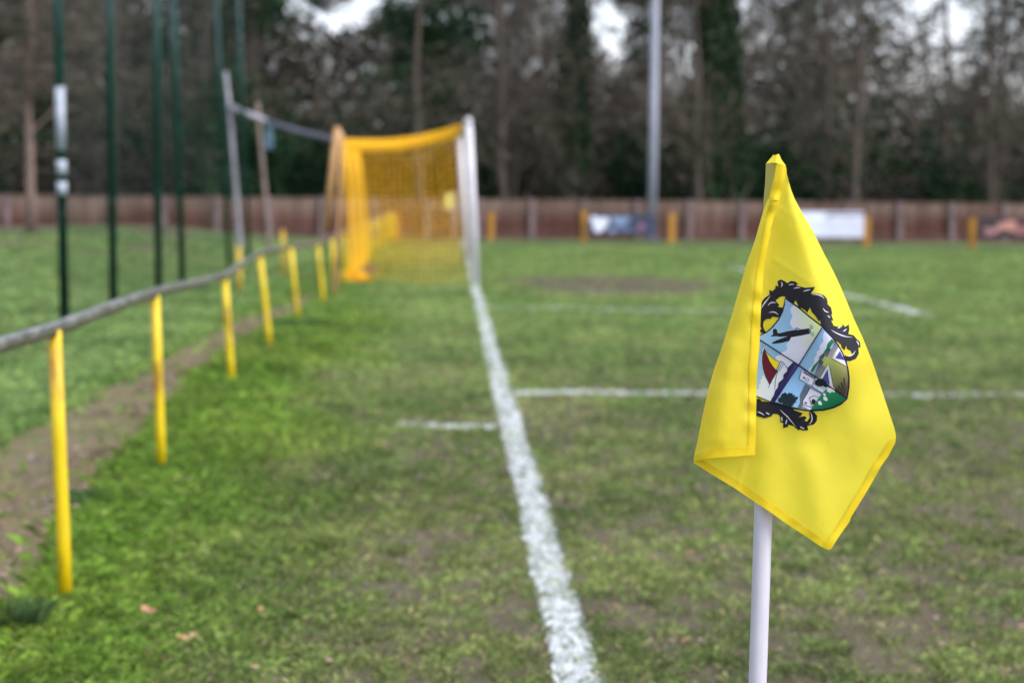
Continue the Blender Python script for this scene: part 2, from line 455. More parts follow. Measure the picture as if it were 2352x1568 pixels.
# leaf litter on the path, small dead leaves and crumbs of soil on the turf
def litter(n, sampler, size, cols, seed, lift=.012):
    r = np.random.default_rng(seed); x, y = sampler(n, r); n = len(x)
    z = gz(x, y)+lift*r.random(n)+.006
    s = size*(.5+r.random(n)); an = r.random(n)*6.283; tl = (r.random(n)-.5)*.9; t2 = (r.random(n)-.5)*.9
    ca, sa = np.cos(an), np.sin(an)
    pts = [(-1,0,0),(0,-.45,.25),(1,0,.1),(0,.45,.25)]
    V = np.zeros((n, 4, 3))
    for i, (a_, b_, c_) in enumerate(pts):
        V[:, i, 0] = x+(a_*ca-b_*sa)*s; V[:, i, 1] = y+(a_*sa+b_*ca)*s; V[:, i, 2] = z+s*(.35+a_*tl*.35+b_*t2*.5+c_*.5)
    cc = np.array(cols)[r.integers(0, len(cols), n)]
    return tri_mesh('litter', V, {'col': cc}, 4)
def on_path(n, r):
    y = 4.5+r.random(n)**1.3*20
    a_ = np.interp(y, ly, lx); b_ = np.interp(y, ry, rx); x = a_+(b_-a_)*(.35+.75*r.random(n)); k = fbm(x*2.2, y*1.6, 15) > .5-.12*(y < 11)
    return x[k], y[k]
leafc = [(.20,.13,.08),(.34,.24,.19),(.20,.13,.09),(.38,.28,.24),(.16,.11,.08),(.30,.17,.12)]
o = link('leaf_litter', litter(4200, on_path, .024, leafc, 5), M['leaf']); tag(o, 'dead brown leaves strewn along the earth path edge', 'leaves', kind='stuff')
def on_turf(n, r):
    y = 5+r.random(n)**1.7*22; x = y*math.tan(YAW)+(r.random(n)*2-1)*(.3*y+.5)
    k = (~in_line(x, y)) & (x > -1.3); return x[k], y[k]
o = link('dead_leaves', litter(800, on_turf, .018, leafc+[(.42,.28,.2)], 6), M['leaf']); tag(o, 'small dead leaves scattered over the turf', 'leaves', kind='stuff')
def soilp(n, r):
    y = 4.8+r.random(n)**1.4*14; x = y*math.tan(YAW)+(r.random(n)*2-1)*(.3*y+.5)
    _, b, _v = colours(x, y); k = (r.random(n) < b+.05) & (~in_line(x, y)) & (path_fac(x, y) < .5); return x[k], y[k]
o = link('soil_crumbs', litter(30000, soilp, .0105, [(.10,.075,.055),(.15,.11,.085),(.20,.155,.13),(.07,.05,.035)], 8, .006), M['leaf'])
tag(o, 'crumbs of bare soil and worm casts between the grass', 'soil', kind='stuff')

# single big dead leaves
def dead_leaf(px, py, size, ang, label):
    b = onplane(px, py); b.z = gz1(b.x, b.y)+.025
    mb = MB(); n = 9; vs = [(0, 0, 0)]
    out = [(-1,0),(-.6,.28),(-.35,.2),(-.1,.45),(.2,.26),(.5,.4),(1,.0),(.5,-.32),(.2,-.2),(-.1,-.42),(-.4,-.2),(-.7,-.25)]
    ca, sa = math.cos(ang), math.sin(ang); vs = []
    for (x, y) in [(0, 0)]+out:
        vs.append((b.x+size*(x*ca-y*sa), b.y+size*(x*sa+y*ca), b.z+size*(.55*y*y+.35*x*x+.25*y)))
    mb.add(vs, [(0, i, i+1) for i in range(1, len(out))]+[(0, len(out), 1)])
    me = mb.mesh('fallen_leaf'); o = link('fallen_leaf', me, M['deadleaf']); tag(o, label, 'leaf', 'big dead leaves on the grass verge')
M['deadleaf'] = noisy('dead_leaf', srgb(150,104,72), srgb(196,150,116), 30, .8)
dead_leaf(345, 1418, .055, -.9, 'longest curled tan dead leaf lying on the bright green verge')
dead_leaf(428, 1480, .042, .6, 'tan dead leaf lying beside the longest curled leaf, nearer the picture bottom')
dead_leaf(596, 1415, .026, 1.2, 'small pinkish dead leaf alone between verge and goal line')
dead_leaf(88, 1465, .03, .2, 'reddish dead leaf beside the dark grass tuft')

# dark grass tufts at the feet of posts
def tuft(px, py, rad, n, hgt, label, seed, c=(.02,.055,.025)):
    r = np.random.default_rng(seed); b = onplane(px, py)
    a_ = r.random(n)*6.283; d = rad*np.sqrt(r.random(n)); x = b.x+np.cos(a_)*d; y = b.y+np.sin(a_)*d*1.2; z = gz(x, y)
    h = hgt*(.4+.6*r.random(n)); out = .7*h*r.random(n); wd = .003*(b.y/7)**.8; an = r.random(n)*6.283
    V = np.zeros((n, 4, 3)); cx, cy = np.cos(an)*wd, np.sin(an)*wd
    V[:, 0] = np.stack([x-cx, y-cy, z], -1); V[:, 1] = np.stack([x+cx, y+cy, z], -1)
    V[:, 2] = np.stack([x+np.cos(a_)*out*.5+cx*.8, y+np.sin(a_)*out*.5+cy*.8, z+h*.75], -1)
    V[:, 3] = np.stack([x+np.cos(a_)*out*1.2, y+np.sin(a_)*out*1.2, z+h*.95], -1)
    cc = np.array(c)[None]*(.6+1.0*r.random(n))[:, None]
    o = link('grass_tuft', tri_mesh('grass_tuft', V, {'col': cc}, 4), M['grass']); tag(o, label, 'grass tuft', 'grass tufts beside the railing')
tuft(14, 1452, .10, 420, .12, 'large dark blue-green grass tuft beside the earth path', 1, (.07,.125,.035))
tuft(690, 752, .26, 700, .10, 'dark grass tuft at the foot of a distant yellow rail post', 2, (.04,.10,.03))
tuft(225, 1150, .13, 260, .07, 'dark grass tuft where verge meets path', 3, (.06,.13,.04))

# ---------------------------------------------------------------- yellow post railing on the left
rail_px = [((125,765),(152,1385)), ((356,682),(372,1082)), ((516,637),(534,890)), ((597,587),(622,808)), ((668,572),(685,736)), ((730,562),(744,702))]
posts = []
for t_, b_ in rail_px:
    b = onplane(*b_); b.z = gz1(b.x, b.y); t = at(t_[0], t_[1], b.y); posts.append((b, t))
prev = posts[0][0]
y = posts[-1][0].y
fy = y+3.0
while fy < 58:
    posts.append((Vector((-1.56, fy, gz1(-1.56, fy))), Vector((-1.60, fy, .74)))); fy += 3.1
y0 = posts[0][0].y-3.4
posts = [(Vector((-1.36, y0, gz1(-1.36, y0))), Vector((-1.40, y0, .97)))]+posts
rl = empty('railing', (-1.5, posts[1][0].y, 0), 'long yellow post and tube railing along the left side of the pitch', 'railing')
for i, (b, t) in enumerate(posts):
    mb = MB(); dr = (t-b)
    r0 = .0245 if i < 7 else .03
    mb.tube([b-dr*.03, b+dr*.25, b+dr*.6, t+dr.normalized()*.01], r0, 20)
    # raised band of old paint / collar at the foot of the nearest ones
    mb.build('post', M['yellow'] if i < 7 else M['yellow'], rl, bevel=0)
rp = []
for i, (b, t) in enumerate(posts):
    rp.append(t+Vector((0, 0, .022)))
fine = []
for i in range(len(rp)-1):
    for k in range(6):
        u = k/6; a0, a1, a2, a3 = rp[max(0, i-1)], rp[i], rp[i+1], rp[min(len(rp)-1, i+2)]
        q = .5*((2*a1)+(a2-a0)*u+(2*a0-5*a1+4*a2-a3)*u*u+(3*a1-a0-3*a2+a3)*u**3); sag = 0
        q = q+Vector(((float(vn(q.y*.9, 1, 3))-.5)*.014, 0, sag+(float(vn(q.y*1.3, 2, 4))-.5)*.012)); fine.append(q)
fine.append(rp[-1])
near = [q for q in fine if q.y < 21.5]; farr = [q for q in fine if q.y >= 21.0]
mb = MB(); mb.tube(near, [.0205+.002*float(vn(q.y*5, 4, 5)) for q in near], 16); mb.build('rail', M['galv'], rl)
mb = MB(); mb.tube(farr, .03, 12); 
M['rust'] = noisy('rusty_tube', srgb(74,62,52), srgb(112,98,84), 6, .8)
o = mb.build('rail', M['rust'], rl); o['label'] = 'rusty brown far stretch of rail'
# moss hanging on the underside
mb = MB()
mpts = [q+Vector((.007, -.004, -.013)) for q in near]
mb.tube(mpts, [.010+.013*float(vn(q.y*6, 7, 2)) for q in mpts], 8); mb.build('moss', M['moss'], rl)

# two faded posts beyond the path
for (px, pt, pb, lab) in [(549, 572, 673, 'faded short yellow post beyond the earth path, left of the next'), (650, 532, 640, 'faded yellow post beyond the railing, standing nearest the net support')]:
    b = onplane(px+2, pb); b.z = gz1(b.x, b.y); t = at(px-1, pt, b.y)
    root = empty('marker_post', b, lab, 'post', 'faded posts beyond the railing')
    mb = MB(); mb.tube([b-Vector((0, 0, .05)), t], .035, 12); mb.build('post_shaft', M['yellow_dull'], root)
    mb = MB(); mb.tube([t, t+Vector((0, 0, .02)), t+Vector((0, 0, .035))], [.036, .036, .012], 12); mb.build('post_cap', M['yellow_dull'], root)

# ---------------------------------------------------------------- ball stop netting, green poles
bp = [((133,0),(149,752)), ((252,0),(261,712)), ((360,0),(364,676)), ((398,0),(420,655)), ((497,0),(528,628)), ((548,0),(574,614))]
bs = empty('ball_stop_net', onplane(261, 712), 'tall dark green ball stop netting hung on green steel poles', 'ball stop net')
tops = []; bots = []
for i, (t_, b_) in enumerate(bp):
    b = onplane(*b_); b.z = gz1(b.x, b.y); t = at(t_[0], t_[1], b.y); d = (t-b); t = b+d*(7.0/d.z)
    tops.append(t); bots.append(b)
    mb = MB(); mb.tube([b-Vector((0, 0, .1)), t], .048 if i < 4 else .036, 16)
    mb.tube([b+d*.35, b+d*.355], .056, 16)
    mb.tube([t, t+Vector((0, 0, .03))], [.045, .02], 16)
    po = mb.build('pole', M['green_pole'], bs)
    if i == 0:
        for (y0_, y1_, nm) in [(200, 345, 'white_sleeve'), (368, 402, 'white_sticker'), (418, 448, 'white_sticker')]:
            a_ = at(133+(y0_*16/752), y0_, b.y); c_ = at(133+(y1_*16/752), y1_, b.y)
            q = MB(); q.tube([a_, c_], .0492 if nm == 'white_sleeve' else .0515, 16)
            so_ = link(nm, q.mesh(), M['white_plate'], None); so_.parent = po; so_.matrix_parent_inverse = Matrix.Identity(4)
# (poles are built in world coordinates under the Empty; sleeves sit in the same frame as their pole)
mb = MB()
def strand(mb, a_, b_, r_):
    a_ = Vector(a_); b_ = Vector(b_); t = (b_-a_).normalized(); u = t.cross(Vector((.3, .5, .8))).normalized()*r_; v_ = t.cross(u)
    q = [u, u*-.5+v_*.87, u*-.5-v_*.87]
    mb.add([a_+k for k in q]+[b_+k for k in q], [(0,1,4,3),(1,2,5,4),(2,0,3,5)])
for i in range(len(bots)-1):
    L = (bots[i+1]-bots[i]).length; n = int(L/.12)
    for k in range(n):
        u = k/n; strand(mb, bots[i].lerp(bots[i+1], u)+Vector((-.05, 0, .05)), tops[i].lerp(tops[i+1], u)+Vector((-.05, 0, 0)), .0018)
    for k in range(55):
        u = (k+.5)/55; strand(mb, bots[i].lerp(tops[i], u)+Vector((-.05, 0, 0)), bots[i+1].lerp(tops[i+1], u)+Vector((-.05, 0, 0)), .0016)
mb.build('netting', M['green_net'], bs)

# grey steel frame behind (leaning upright, brace and blue cloth)
b1 = onplane(552, 590); b1.z = gz1(b1.x, b1.y); Y1 = b1.y
fr = empty('steel_frame', b1, 'leaning grey steel frame of two uprights and a sloping bar behind the net', 'frame')
mb = MB(); mb.tube([b1-Vector((0,0,.1)), at(552, 562, Y1), at(527, 250, Y1), at(518, 165, Y1)], [.05,.05,.045,.038], 14); mb.build('upright', M['grey_tube'], fr)
mb = MB(); mb.tube([at(522, 243, Y1), at(612, 279, Y1-.3)], .058, 14); mb.build('crossbar', M['grey_tube'], fr)
mb = MB(); mb.tube([at(613, 279, Y1-.3), at(690, 303, Y1-1), at(772, 322, 29.6)], [.052,.048,.04], 14); mb.build('crossbar_extension', M['dark_tube'], fr)
b2 = onplane(622, 590); b2.z = gz1(b2.x, b2.y)
M['brown_tube'] = noisy('brown_tube', srgb(112,96,90), srgb(140,122,114), 4, .7)
mb = MB(); mb.tube([b2-Vector((0,0,.1)), at(618, 545, b2.y), at(596, 300, b2.y), at(592, 235, b2.y)], [.05,.05,.04,.035], 12); mb.build('upright', M['brown_tube'], fr)
root = empty('hanging_cloth', at(618, 348, Y1-.35), 'small blue-grey cloth hanging from the sloping steel bar', 'cloth')
mb = MB()
g = []
for j in range(9):
    for k in range(5):
        yy_ = 284+j*7.5; xx_ = 610+k*4.2+2*math.sin(j*.7+k); p_ = at(xx_, yy_, Y1-.36+.03*math.sin(k*2+j*.5)); g.append(p_)
mb.add(g, [(j*5+k, j*5+k+1, (j+1)*5+k+1, (j+1)*5+k) for j in range(8) for k in range(4)])
o = mb.build('cloth', M['blue_cloth'], root); sm = o.modifiers.new('s', 'SOLIDIFY'); sm.thickness = .01

# ---------------------------------------------------------------- goal
nb_ = onplane(1094, 654); nb_.z = 0; nt_ = at(1076, 279, nb_.y)
fbp = Vector((nb_.x-.06, nb_.y+7.32, 0)); ftp = Vector((nt_.x-.10, nt_.y+7.32, nt_.z-.02))
gl = empty('football_goal', nb_, 'white full size football goal with bright yellow net', 'goal')
mb = MB(); mb.tube([nb_-Vector((0,0,.05)), nt_], .056, 20); mb.build('goalpost', M['white_post'], gl)
mb = MB(); mb.tube([fbp-Vector((0,0,.05)), ftp], .056, 20); mb.build('goalpost', M['white_post'], gl)
mb = MB(); mb.tube([nt_+Vector((0,-.056,0)), ftp+Vector((0,.056,0))], .058, 20); mb.build('crossbar', M['white_post'], gl)
# net corners at the back
cnt = at(781, 318, nb_.y+.15); cnb = onplane(788, 664); cnb.z = .02; cnb = Vector((cnb.x, nb_.y+.1, .02))
cft = cnt+Vector((-.02, 7.2, -.05)); cfb = Vector((cnb.x, nb_.y+7.3, .02))
def net_panel(name, A, B, Cc, D, nu, nv_, sag, rad=.003, bulge=None):
    """strands over the patch A-B (u) and A-D (v); sag(u,v) gives an offset vector"""
    mb = MB()
    def P(u, v):
        p_ = A.lerp(B, u).lerp(D.lerp(Cc, u), v); return p_+sag(u, v)
    G = [[P(i/nu, j/nv_) for j in range(nv_+1)] for i in range(nu+1)]
    for i in range(nu+1):
        for j in range(nv_):
            strand(mb, G[i][j], G[i][j+1], rad)
    for i in range(nu):
        for j in range(nv_+1):
            strand(mb, G[i][j], G[i+1][j], rad)
    return mb.build(name, M['net'], gl)
side = lambda u, v: Vector((0, .05*math.sin(3.1*u)*math.sin(3.1*v), 0))
# near side: goalpost (u=0) -> back (u=1), ground (v=0) -> top (v=1)
ntn = nt_+Vector((-.05, .02, -.03)); nbn = nb_+Vector((-.05, .02, .02))
net_panel('side_net', nbn, cnb, cnt, ntn, 20, 25, lambda u, v: Vector((.03*math.sin(5*v+3*u)*u*(1-u)*4, .12*math.sin(3.1*u)*math.sin(3.1*v)+.03*math.sin(9*u+4*v), -.14*math.sin(3.14*u)*v)), .0036)
ftn = ftp+Vector((-.05, -.02, -.03)); fbn = fbp+Vector((-.05, -.02, .02))
net_panel('side_net', fbn, cfb, cft, ftn, 20, 25, lambda u, v: Vector((0, -.06*math.sin(3.1*u)*math.sin(3.1*v), -.10*math.sin(3.14*u)*v)), .0036)
net_panel('roof_net', ntn, cnt, cft, ftn, 20, 76, lambda u, v: Vector((0, 0, -.10*math.sin(3.14*u)-.06*math.sin(3.14*v)*math.sin(3.14*min(1, u*1.2)*.5))), .0032)
net_panel('back_net', cnb, cfb, cft, cnt, 76, 25, lambda u, v: Vector((.04*math.sin(3.14*v)+.03*math.sin(u*19)*math.sin(3.14*v), 0, -.04*v*math.sin(3.14*u))), .0032)
# slack net bunched on the ground at the back corner
mb = MB(); 
for k in range(150):
    a_ = Vector((cnb.x-.03+random.random()*.30, cnb.y-.3+random.random()*.5, .02+random.random()*.12)); b_ = a_+Vector((random.uniform(-.16,.16), random.uniform(-.16,.16), random.uniform(-.09,.09)))
    b_.z = max(.015, b_.z); strand(mb, a_, b_, .008)
mb.build('bunched_net', M['net'], gl)
# tan net support pole with a slanting brace
pb = onplane(766, 684); pb.z = gz1(pb.x, pb.y)
ns = empty('net_support', pb, 'tan leaning pole with slanting brace holding up the goal net', 'net support')
mb = MB(); mb.tube([pb-Vector((0,0,.1)), at(775, 560, pb.y+.3), at(787, 305, pb.y+.3)], [.04,.026,.02], 14); mb.build('pole', M['brown_pole'], ns)
mb = MB(); mb.tube([at(747, 527, pb.y-.1), at(775, 292, pb.y-.07)], .045, 14); mb.build('brace', M['brown_pole'], ns)
M['pink_wrap'] = noisy('pink_wrap', srgb(196,166,160), srgb(216,190,184), 8, .6)
mb = MB(); mb.tube([at(775, 318, pb.y), at(776, 302, pb.y)], .05, 14); mb.build('wrap', M['pink_wrap'], ns)
# brown sack by net corner
mb = MB(); c = onplane(850, 634); 
for i in range(9):
    for j in range(16):
        th = math.pi*i/16; ph = 2*math.pi*j/16; rr = .15*(1+.25*math.sin(3*ph+i))
        mb.v.append((c.x+rr*math.sin(math.pi/2-th)*math.cos(ph), c.y+rr*math.sin(math.pi/2-th)*math.sin(ph), max(0, .17*math.sin(th)*(1+.2*math.cos(2*ph)))))
mb.f = [(i*16+j, i*16+(j+1) % 16, (i+1)*16+(j+1) % 16, (i+1)*16+j) for i in range(8) for j in range(16)]
M['sack'] = noisy('sack', srgb(86,66,46), srgb(112,88,62), 10, .9)
o = mb.build('sandbag', M['sack'], None); tag(o, 'small brown sandbag lying inside the goal by the bunched net', 'sandbag')

# far corner flag
fb = Vector((.13, 53.3, 0)); fc = empty('corner_flag', fb, 'distant pale yellow corner flag seen beside the near goalpost', 'corner flag')
mb = MB(); mb.tube([fb, fb+Vector((0, 0, 1.32))], .016, 10); mb.build('pole', M['pole_white'], fc)
mb = MB(); g = []
for j in range(7):
    for k in range(7):
        g.append(fb+Vector((-.26*k/6+.015*math.sin(j), -.03*math.sin(k*1.4+j*.5), 1.30-.42*j/6-.05*k/6)))
mb.add(g, [(j*7+k, j*7+k+1, (j+1)*7+k+1, (j+1)*7+k) for j in range(6) for k in range(6)])
M['pale_flag'] = noisy('pale_yellow_cloth', srgb(182,180,92), srgb(204,200,112), 5, .8)
mb.build('flag', M['pale_flag'], fc)

# ---------------------------------------------------------------- far side: rail, boards, fence, light
fpx = [(1128,488,553),(1341,485,556),(1543,489,558),(1765,494,561),(1990,496,566),(2232,500,571),(2460,504,576),(910,486,551)]
fpx.sort()
fr2 = empty('railing', onplane(1543, 558), 'far touchline railing with orange-yellow posts in front of the fence', 'railing')
tp = []
for (x, yt, yb) in fpx:
    b = onplane(x, yb); t = at(x, yt, b.y); tp.append(t)
    mb = MB(); mb.box((b.x, b.y, t.z/2-.02), .15, .12, t.z+.04); mb.build('post', M['yellow_orange'], fr2, smooth=False, bevel=.01)
mb = MB(); mb.tube([q+Vector((0, 0, .03)) for q in tp], .028, 10); mb.build('rail', M['rust'], fr2)
def board(x0, x1, y0, y1, name, label, mat, prints):
    yb = np.interp((x0+x1)/2, [p_[0] for p_ in fpx], [p_[2] for p_ in fpx]); Yd = onplane((x0+x1)/2, float(yb)).y-.12
    a_ = at(x0, y1, Yd); b_ = at(x1, y0, Yd)
    root = empty(name, Vector(((a_.x+b_.x)/2, Yd, a_.z)), label, 'advertising board', 'boards on the far railing')
    c = (a_+b_)/2; mb = MB(); mb.box(c, b_.x-a_.x, .02, b_.z-a_.z); mb.build('board_panel', mat, root, smooth=False, bevel=.004)
    for sx in (.06, .94):
        mb = MB(); mb.box((a_.x+(b_.x-a_.x)*sx, Yd+.03, c.z), .05, .035, (b_.z-a_.z)+.04); mb.build('bracket', M['dark_tube'], root, smooth=False)
    for (u0, v0, u1, v1, col) in prints:
        mb = MB(); n = 18; cx = a_.x+(b_.x-a_.x)*(u0+u1)/2; cz = a_.z+(b_.z-a_.z)*(v0+v1)/2
        rx_ = (b_.x-a_.x)*(u1-u0)/2; rz_ = (b_.z-a_.z)*(v1-v0)/2
        pts = [(cx, Yd-.014, cz)]
        for k in range(n):
            an = 2*math.pi*k/n; s = .85+.2*math.sin(3*an+u0*20); sq = max(abs(math.cos(an)), abs(math.sin(an)))
            pts.append((cx+rx_*math.cos(an)/sq**.6*s, Yd-.014, min(b_.z-.005, max(a_.z+.005, cz+rz_*math.sin(an)/sq**.6*s))))
        mb.add(pts, [(0, 1+k, 1+(k+1) % n) for k in range(n)])
        mt = noisy('print', col, tuple(min(1, c_*1.25) for c_ in col[:3])+(1,), 6, .5); mb.build('print', mt, root, smooth=False)
dk = noisy('board_navy', srgb(44,50,70), srgb(64,72,98), 4, .4)
board(1352, 1507, 494, 537, 'advertising_board', 'dark navy advertising board with white patch, beside the lighting mast', dk,
      [(.02,.1,.30,.98,srgb(206,212,228)), (.32,.45,.62,.95,srgb(120,138,168)), (.42,.1,.66,.4,srgb(86,100,128)), (.72,.2,.84,.6,srgb(130,90,110)), (.30,.05,.40,.3,srgb(150,160,190))])
wt = noisy('board_white', srgb(206,214,236), srgb(222,228,244), 3, .4)
board(1775, 1985, 487, 544, 'advertising_board', 'plain white advertising board behind the corner flag', wt, [(.35,.35,.6,.6,srgb(196,206,226))])
bk = noisy('board_black', srgb(46,36,46), srgb(64,50,58), 4, .4)
board(2248, 2440, 499, 547, 'advertising_board', 'dark advertising board with pink-orange picture, furthest right', bk,
      [(.05,.15,.25,.5,srgb(150,110,112)), (.2,.3,.5,.85,srgb(172,122,108)), (.42,.15,.66,.6,srgb(140,92,94)), (.6,.35,.9,.8,srgb(160,124,118))])

# fence line
FL = at(-500, 545, 60); 
def fence_pt(x):
    yb = 541+(x/2352.)*17 if x > 0 else 541
    return onplane(x, yb-1)
def fence_top(x): return 449+(x/2352.)*20
fn = empty('wooden_fence', fence_pt(1200), 'weathered brown close board fence with concrete posts along the far side', 'fence')
px_ = -640; i = 0
xsf = []
k = -16
while True:
    x = 1222+k*120.5; 
    if x > 3000: break
    xsf.append(x); k += 1
for i in range(len(xsf)):
    x = xsf[i]; b = fence_pt(x); t = at(x, fence_top(x), b.y); b.z = min(0, gz1(b.x, b.y))
    mb = MB(); mb.box((b.x, b.y-.03, (t.z)/2+.0), .17, .12, t.z+.06); mb.build('concrete_post', M['concrete'], fn, smooth=False, bevel=.012)
    if i+1 < len(xsf):
        x2 = xsf[i+1]; b2 = fence_pt(x2); t2 = at(x2, fence_top(x2), b2.y)
        mb = MB(); n = 14; d = b2-b; an = math.atan2(d.y, d.x); L = math.hypot(d.x, d.y); rot = Matrix.Rotation(an, 3, 'Z')
        for j in range(n):
            u = (j+.5)/n; q = b.lerp(b2, u); zt = t.z+(t2.z-t.z)*u - .02+.012*random.random()
            mb.box((q.x, q.y+(.008 if j % 2 else 0)+.03, zt/2), L/n*1.08, .018, zt, rot)
        q = b.lerp(b2, .5); mb.box((q.x, q.y+.03, (t.z+t2.z)/2), L, .06, .03, rot)
        mb.build('fence_panel', M['fence'], fn, smooth=False)
        mb = MB(); mb.box((q.x, q.y-.0, .09), L, .05, .18, rot)
        mb.build('gravel_board', M['gravel_board'] if 'gravel_board' in M else M.setdefault('gravel_board', noisy('gravel_board', srgb(78,52,48), srgb(98,70,64), 2, .9)), fn, smooth=False)

# lighting mast
lb = onplane(1497, 553); lt = at(1505, 0, lb.y); d = (lt-lb); lt = lb+d*(13.0/d.z)
lm = empty('lighting_mast', lb, 'tall pale grey steel lighting mast standing before the wooden fence', 'lighting mast')
mb = MB(); mb.tube([lb, lb.lerp(lt, .3), lb.lerp(lt, .6), lt], [.125,.115,.10,.07], 20); mb.build('mast', M['lamp_post'], lm)
mb = MB(); mb.box(lb+Vector((0, 0, .03)), .42, .42, .06); mb.build('base_plate', M['dark_tube'], lm, smooth=False, bevel=.01)
mb = MB(); mb.box(lt, 2.2, .08, .08); mb.build('crossarm', M['lamp_post'], lm, smooth=False)
for sx in (-.8, 0, .8):
    mb = MB(); mb.box(lt+Vector((sx, -.2, -.15)), .5, .25, .35, Matrix.Rotation(.6, 3, 'X')); mb.build('floodlight', M['dark_tube'], lm, smooth=False, bevel=.03)

# ---------------------------------------------------------------- the wood
gaps = [(1350,60,18,.8),(1425,150,16,.6),(700,90,14,.5),(1230,60,16,.6),(1150,30,16,.5),(1040,20,16,.6),(1560,18,14,.5),(1850,70,16,.5),(1960,25,16,.7),(2150,30,18,.7),(2250,20,22,.8),(2000,110,12,.5),(680,18,22,1),(725,44,18,1),(772,50,26,1),(820,45,30,1),(850,10,36,1),(930,12,28,1),(940,125,16,.7),(1371,20,32,1),(1376,65,22,1),(1416,50,26,1),(1406,112,28,1),(1385,108,20,.9),(1271,18,22,.8),(1696,8,28,1),(1698,47,24,1),(1756,78,24,1),(1696,110,20,.7),(1783,20,28,.6),(2068,20,22,1),(2021,8,18,.8),(2206,135,30,.8),(2046,190,20,.95),(2101,188,22,.95),(2098,230,18,.8),(2306,50,40,.75),(2346,210,32,1),(2306,185,22,.9),(2345,110,30,.8),(1276,155,28,.5),(1191,180,26,.5),(1400,165,26,.5),(2130,90,24,.5),(1900,30,20,.5)]
BROWN = [(.092,.076,.058),(.124,.106,.086),(.070,.062,.052),(.106,.098,.066),(.078,.082,.054),(.104,.086,.074)]
GREEN = [(.018,.045,.022),(.028,.07,.028),(.012,.032,.018),(.03,.055,.022)]
def shards(P, L, Wd, col, r, flat=.0, dirs=None):
    n = len(P); 
    if dirs is None:
        d = r.normal(size=(n, 3)); d[:, 2] = d[:, 2]*.7+.25
    else: d = dirs+r.normal(size=(n, 3))*.5
    d /= np.linalg.norm(d, axis=1)[:, None]
    e = np.cross(d, r.normal(size=(n, 3))); e /= np.linalg.norm(e, axis=1)[:, None]
    l = (L*(.5+r.random(n)))[:, None]; w_ = (Wd*(.6+.8*r.random(n)))[:, None]
    V = np.zeros((n, 4, 3))
    V[:, 0] = P-d*l*.5; V[:, 1] = P-e*w_*.5; V[:, 2] = P+d*l*.5; V[:, 3] = P+e*w_*.5
    return V
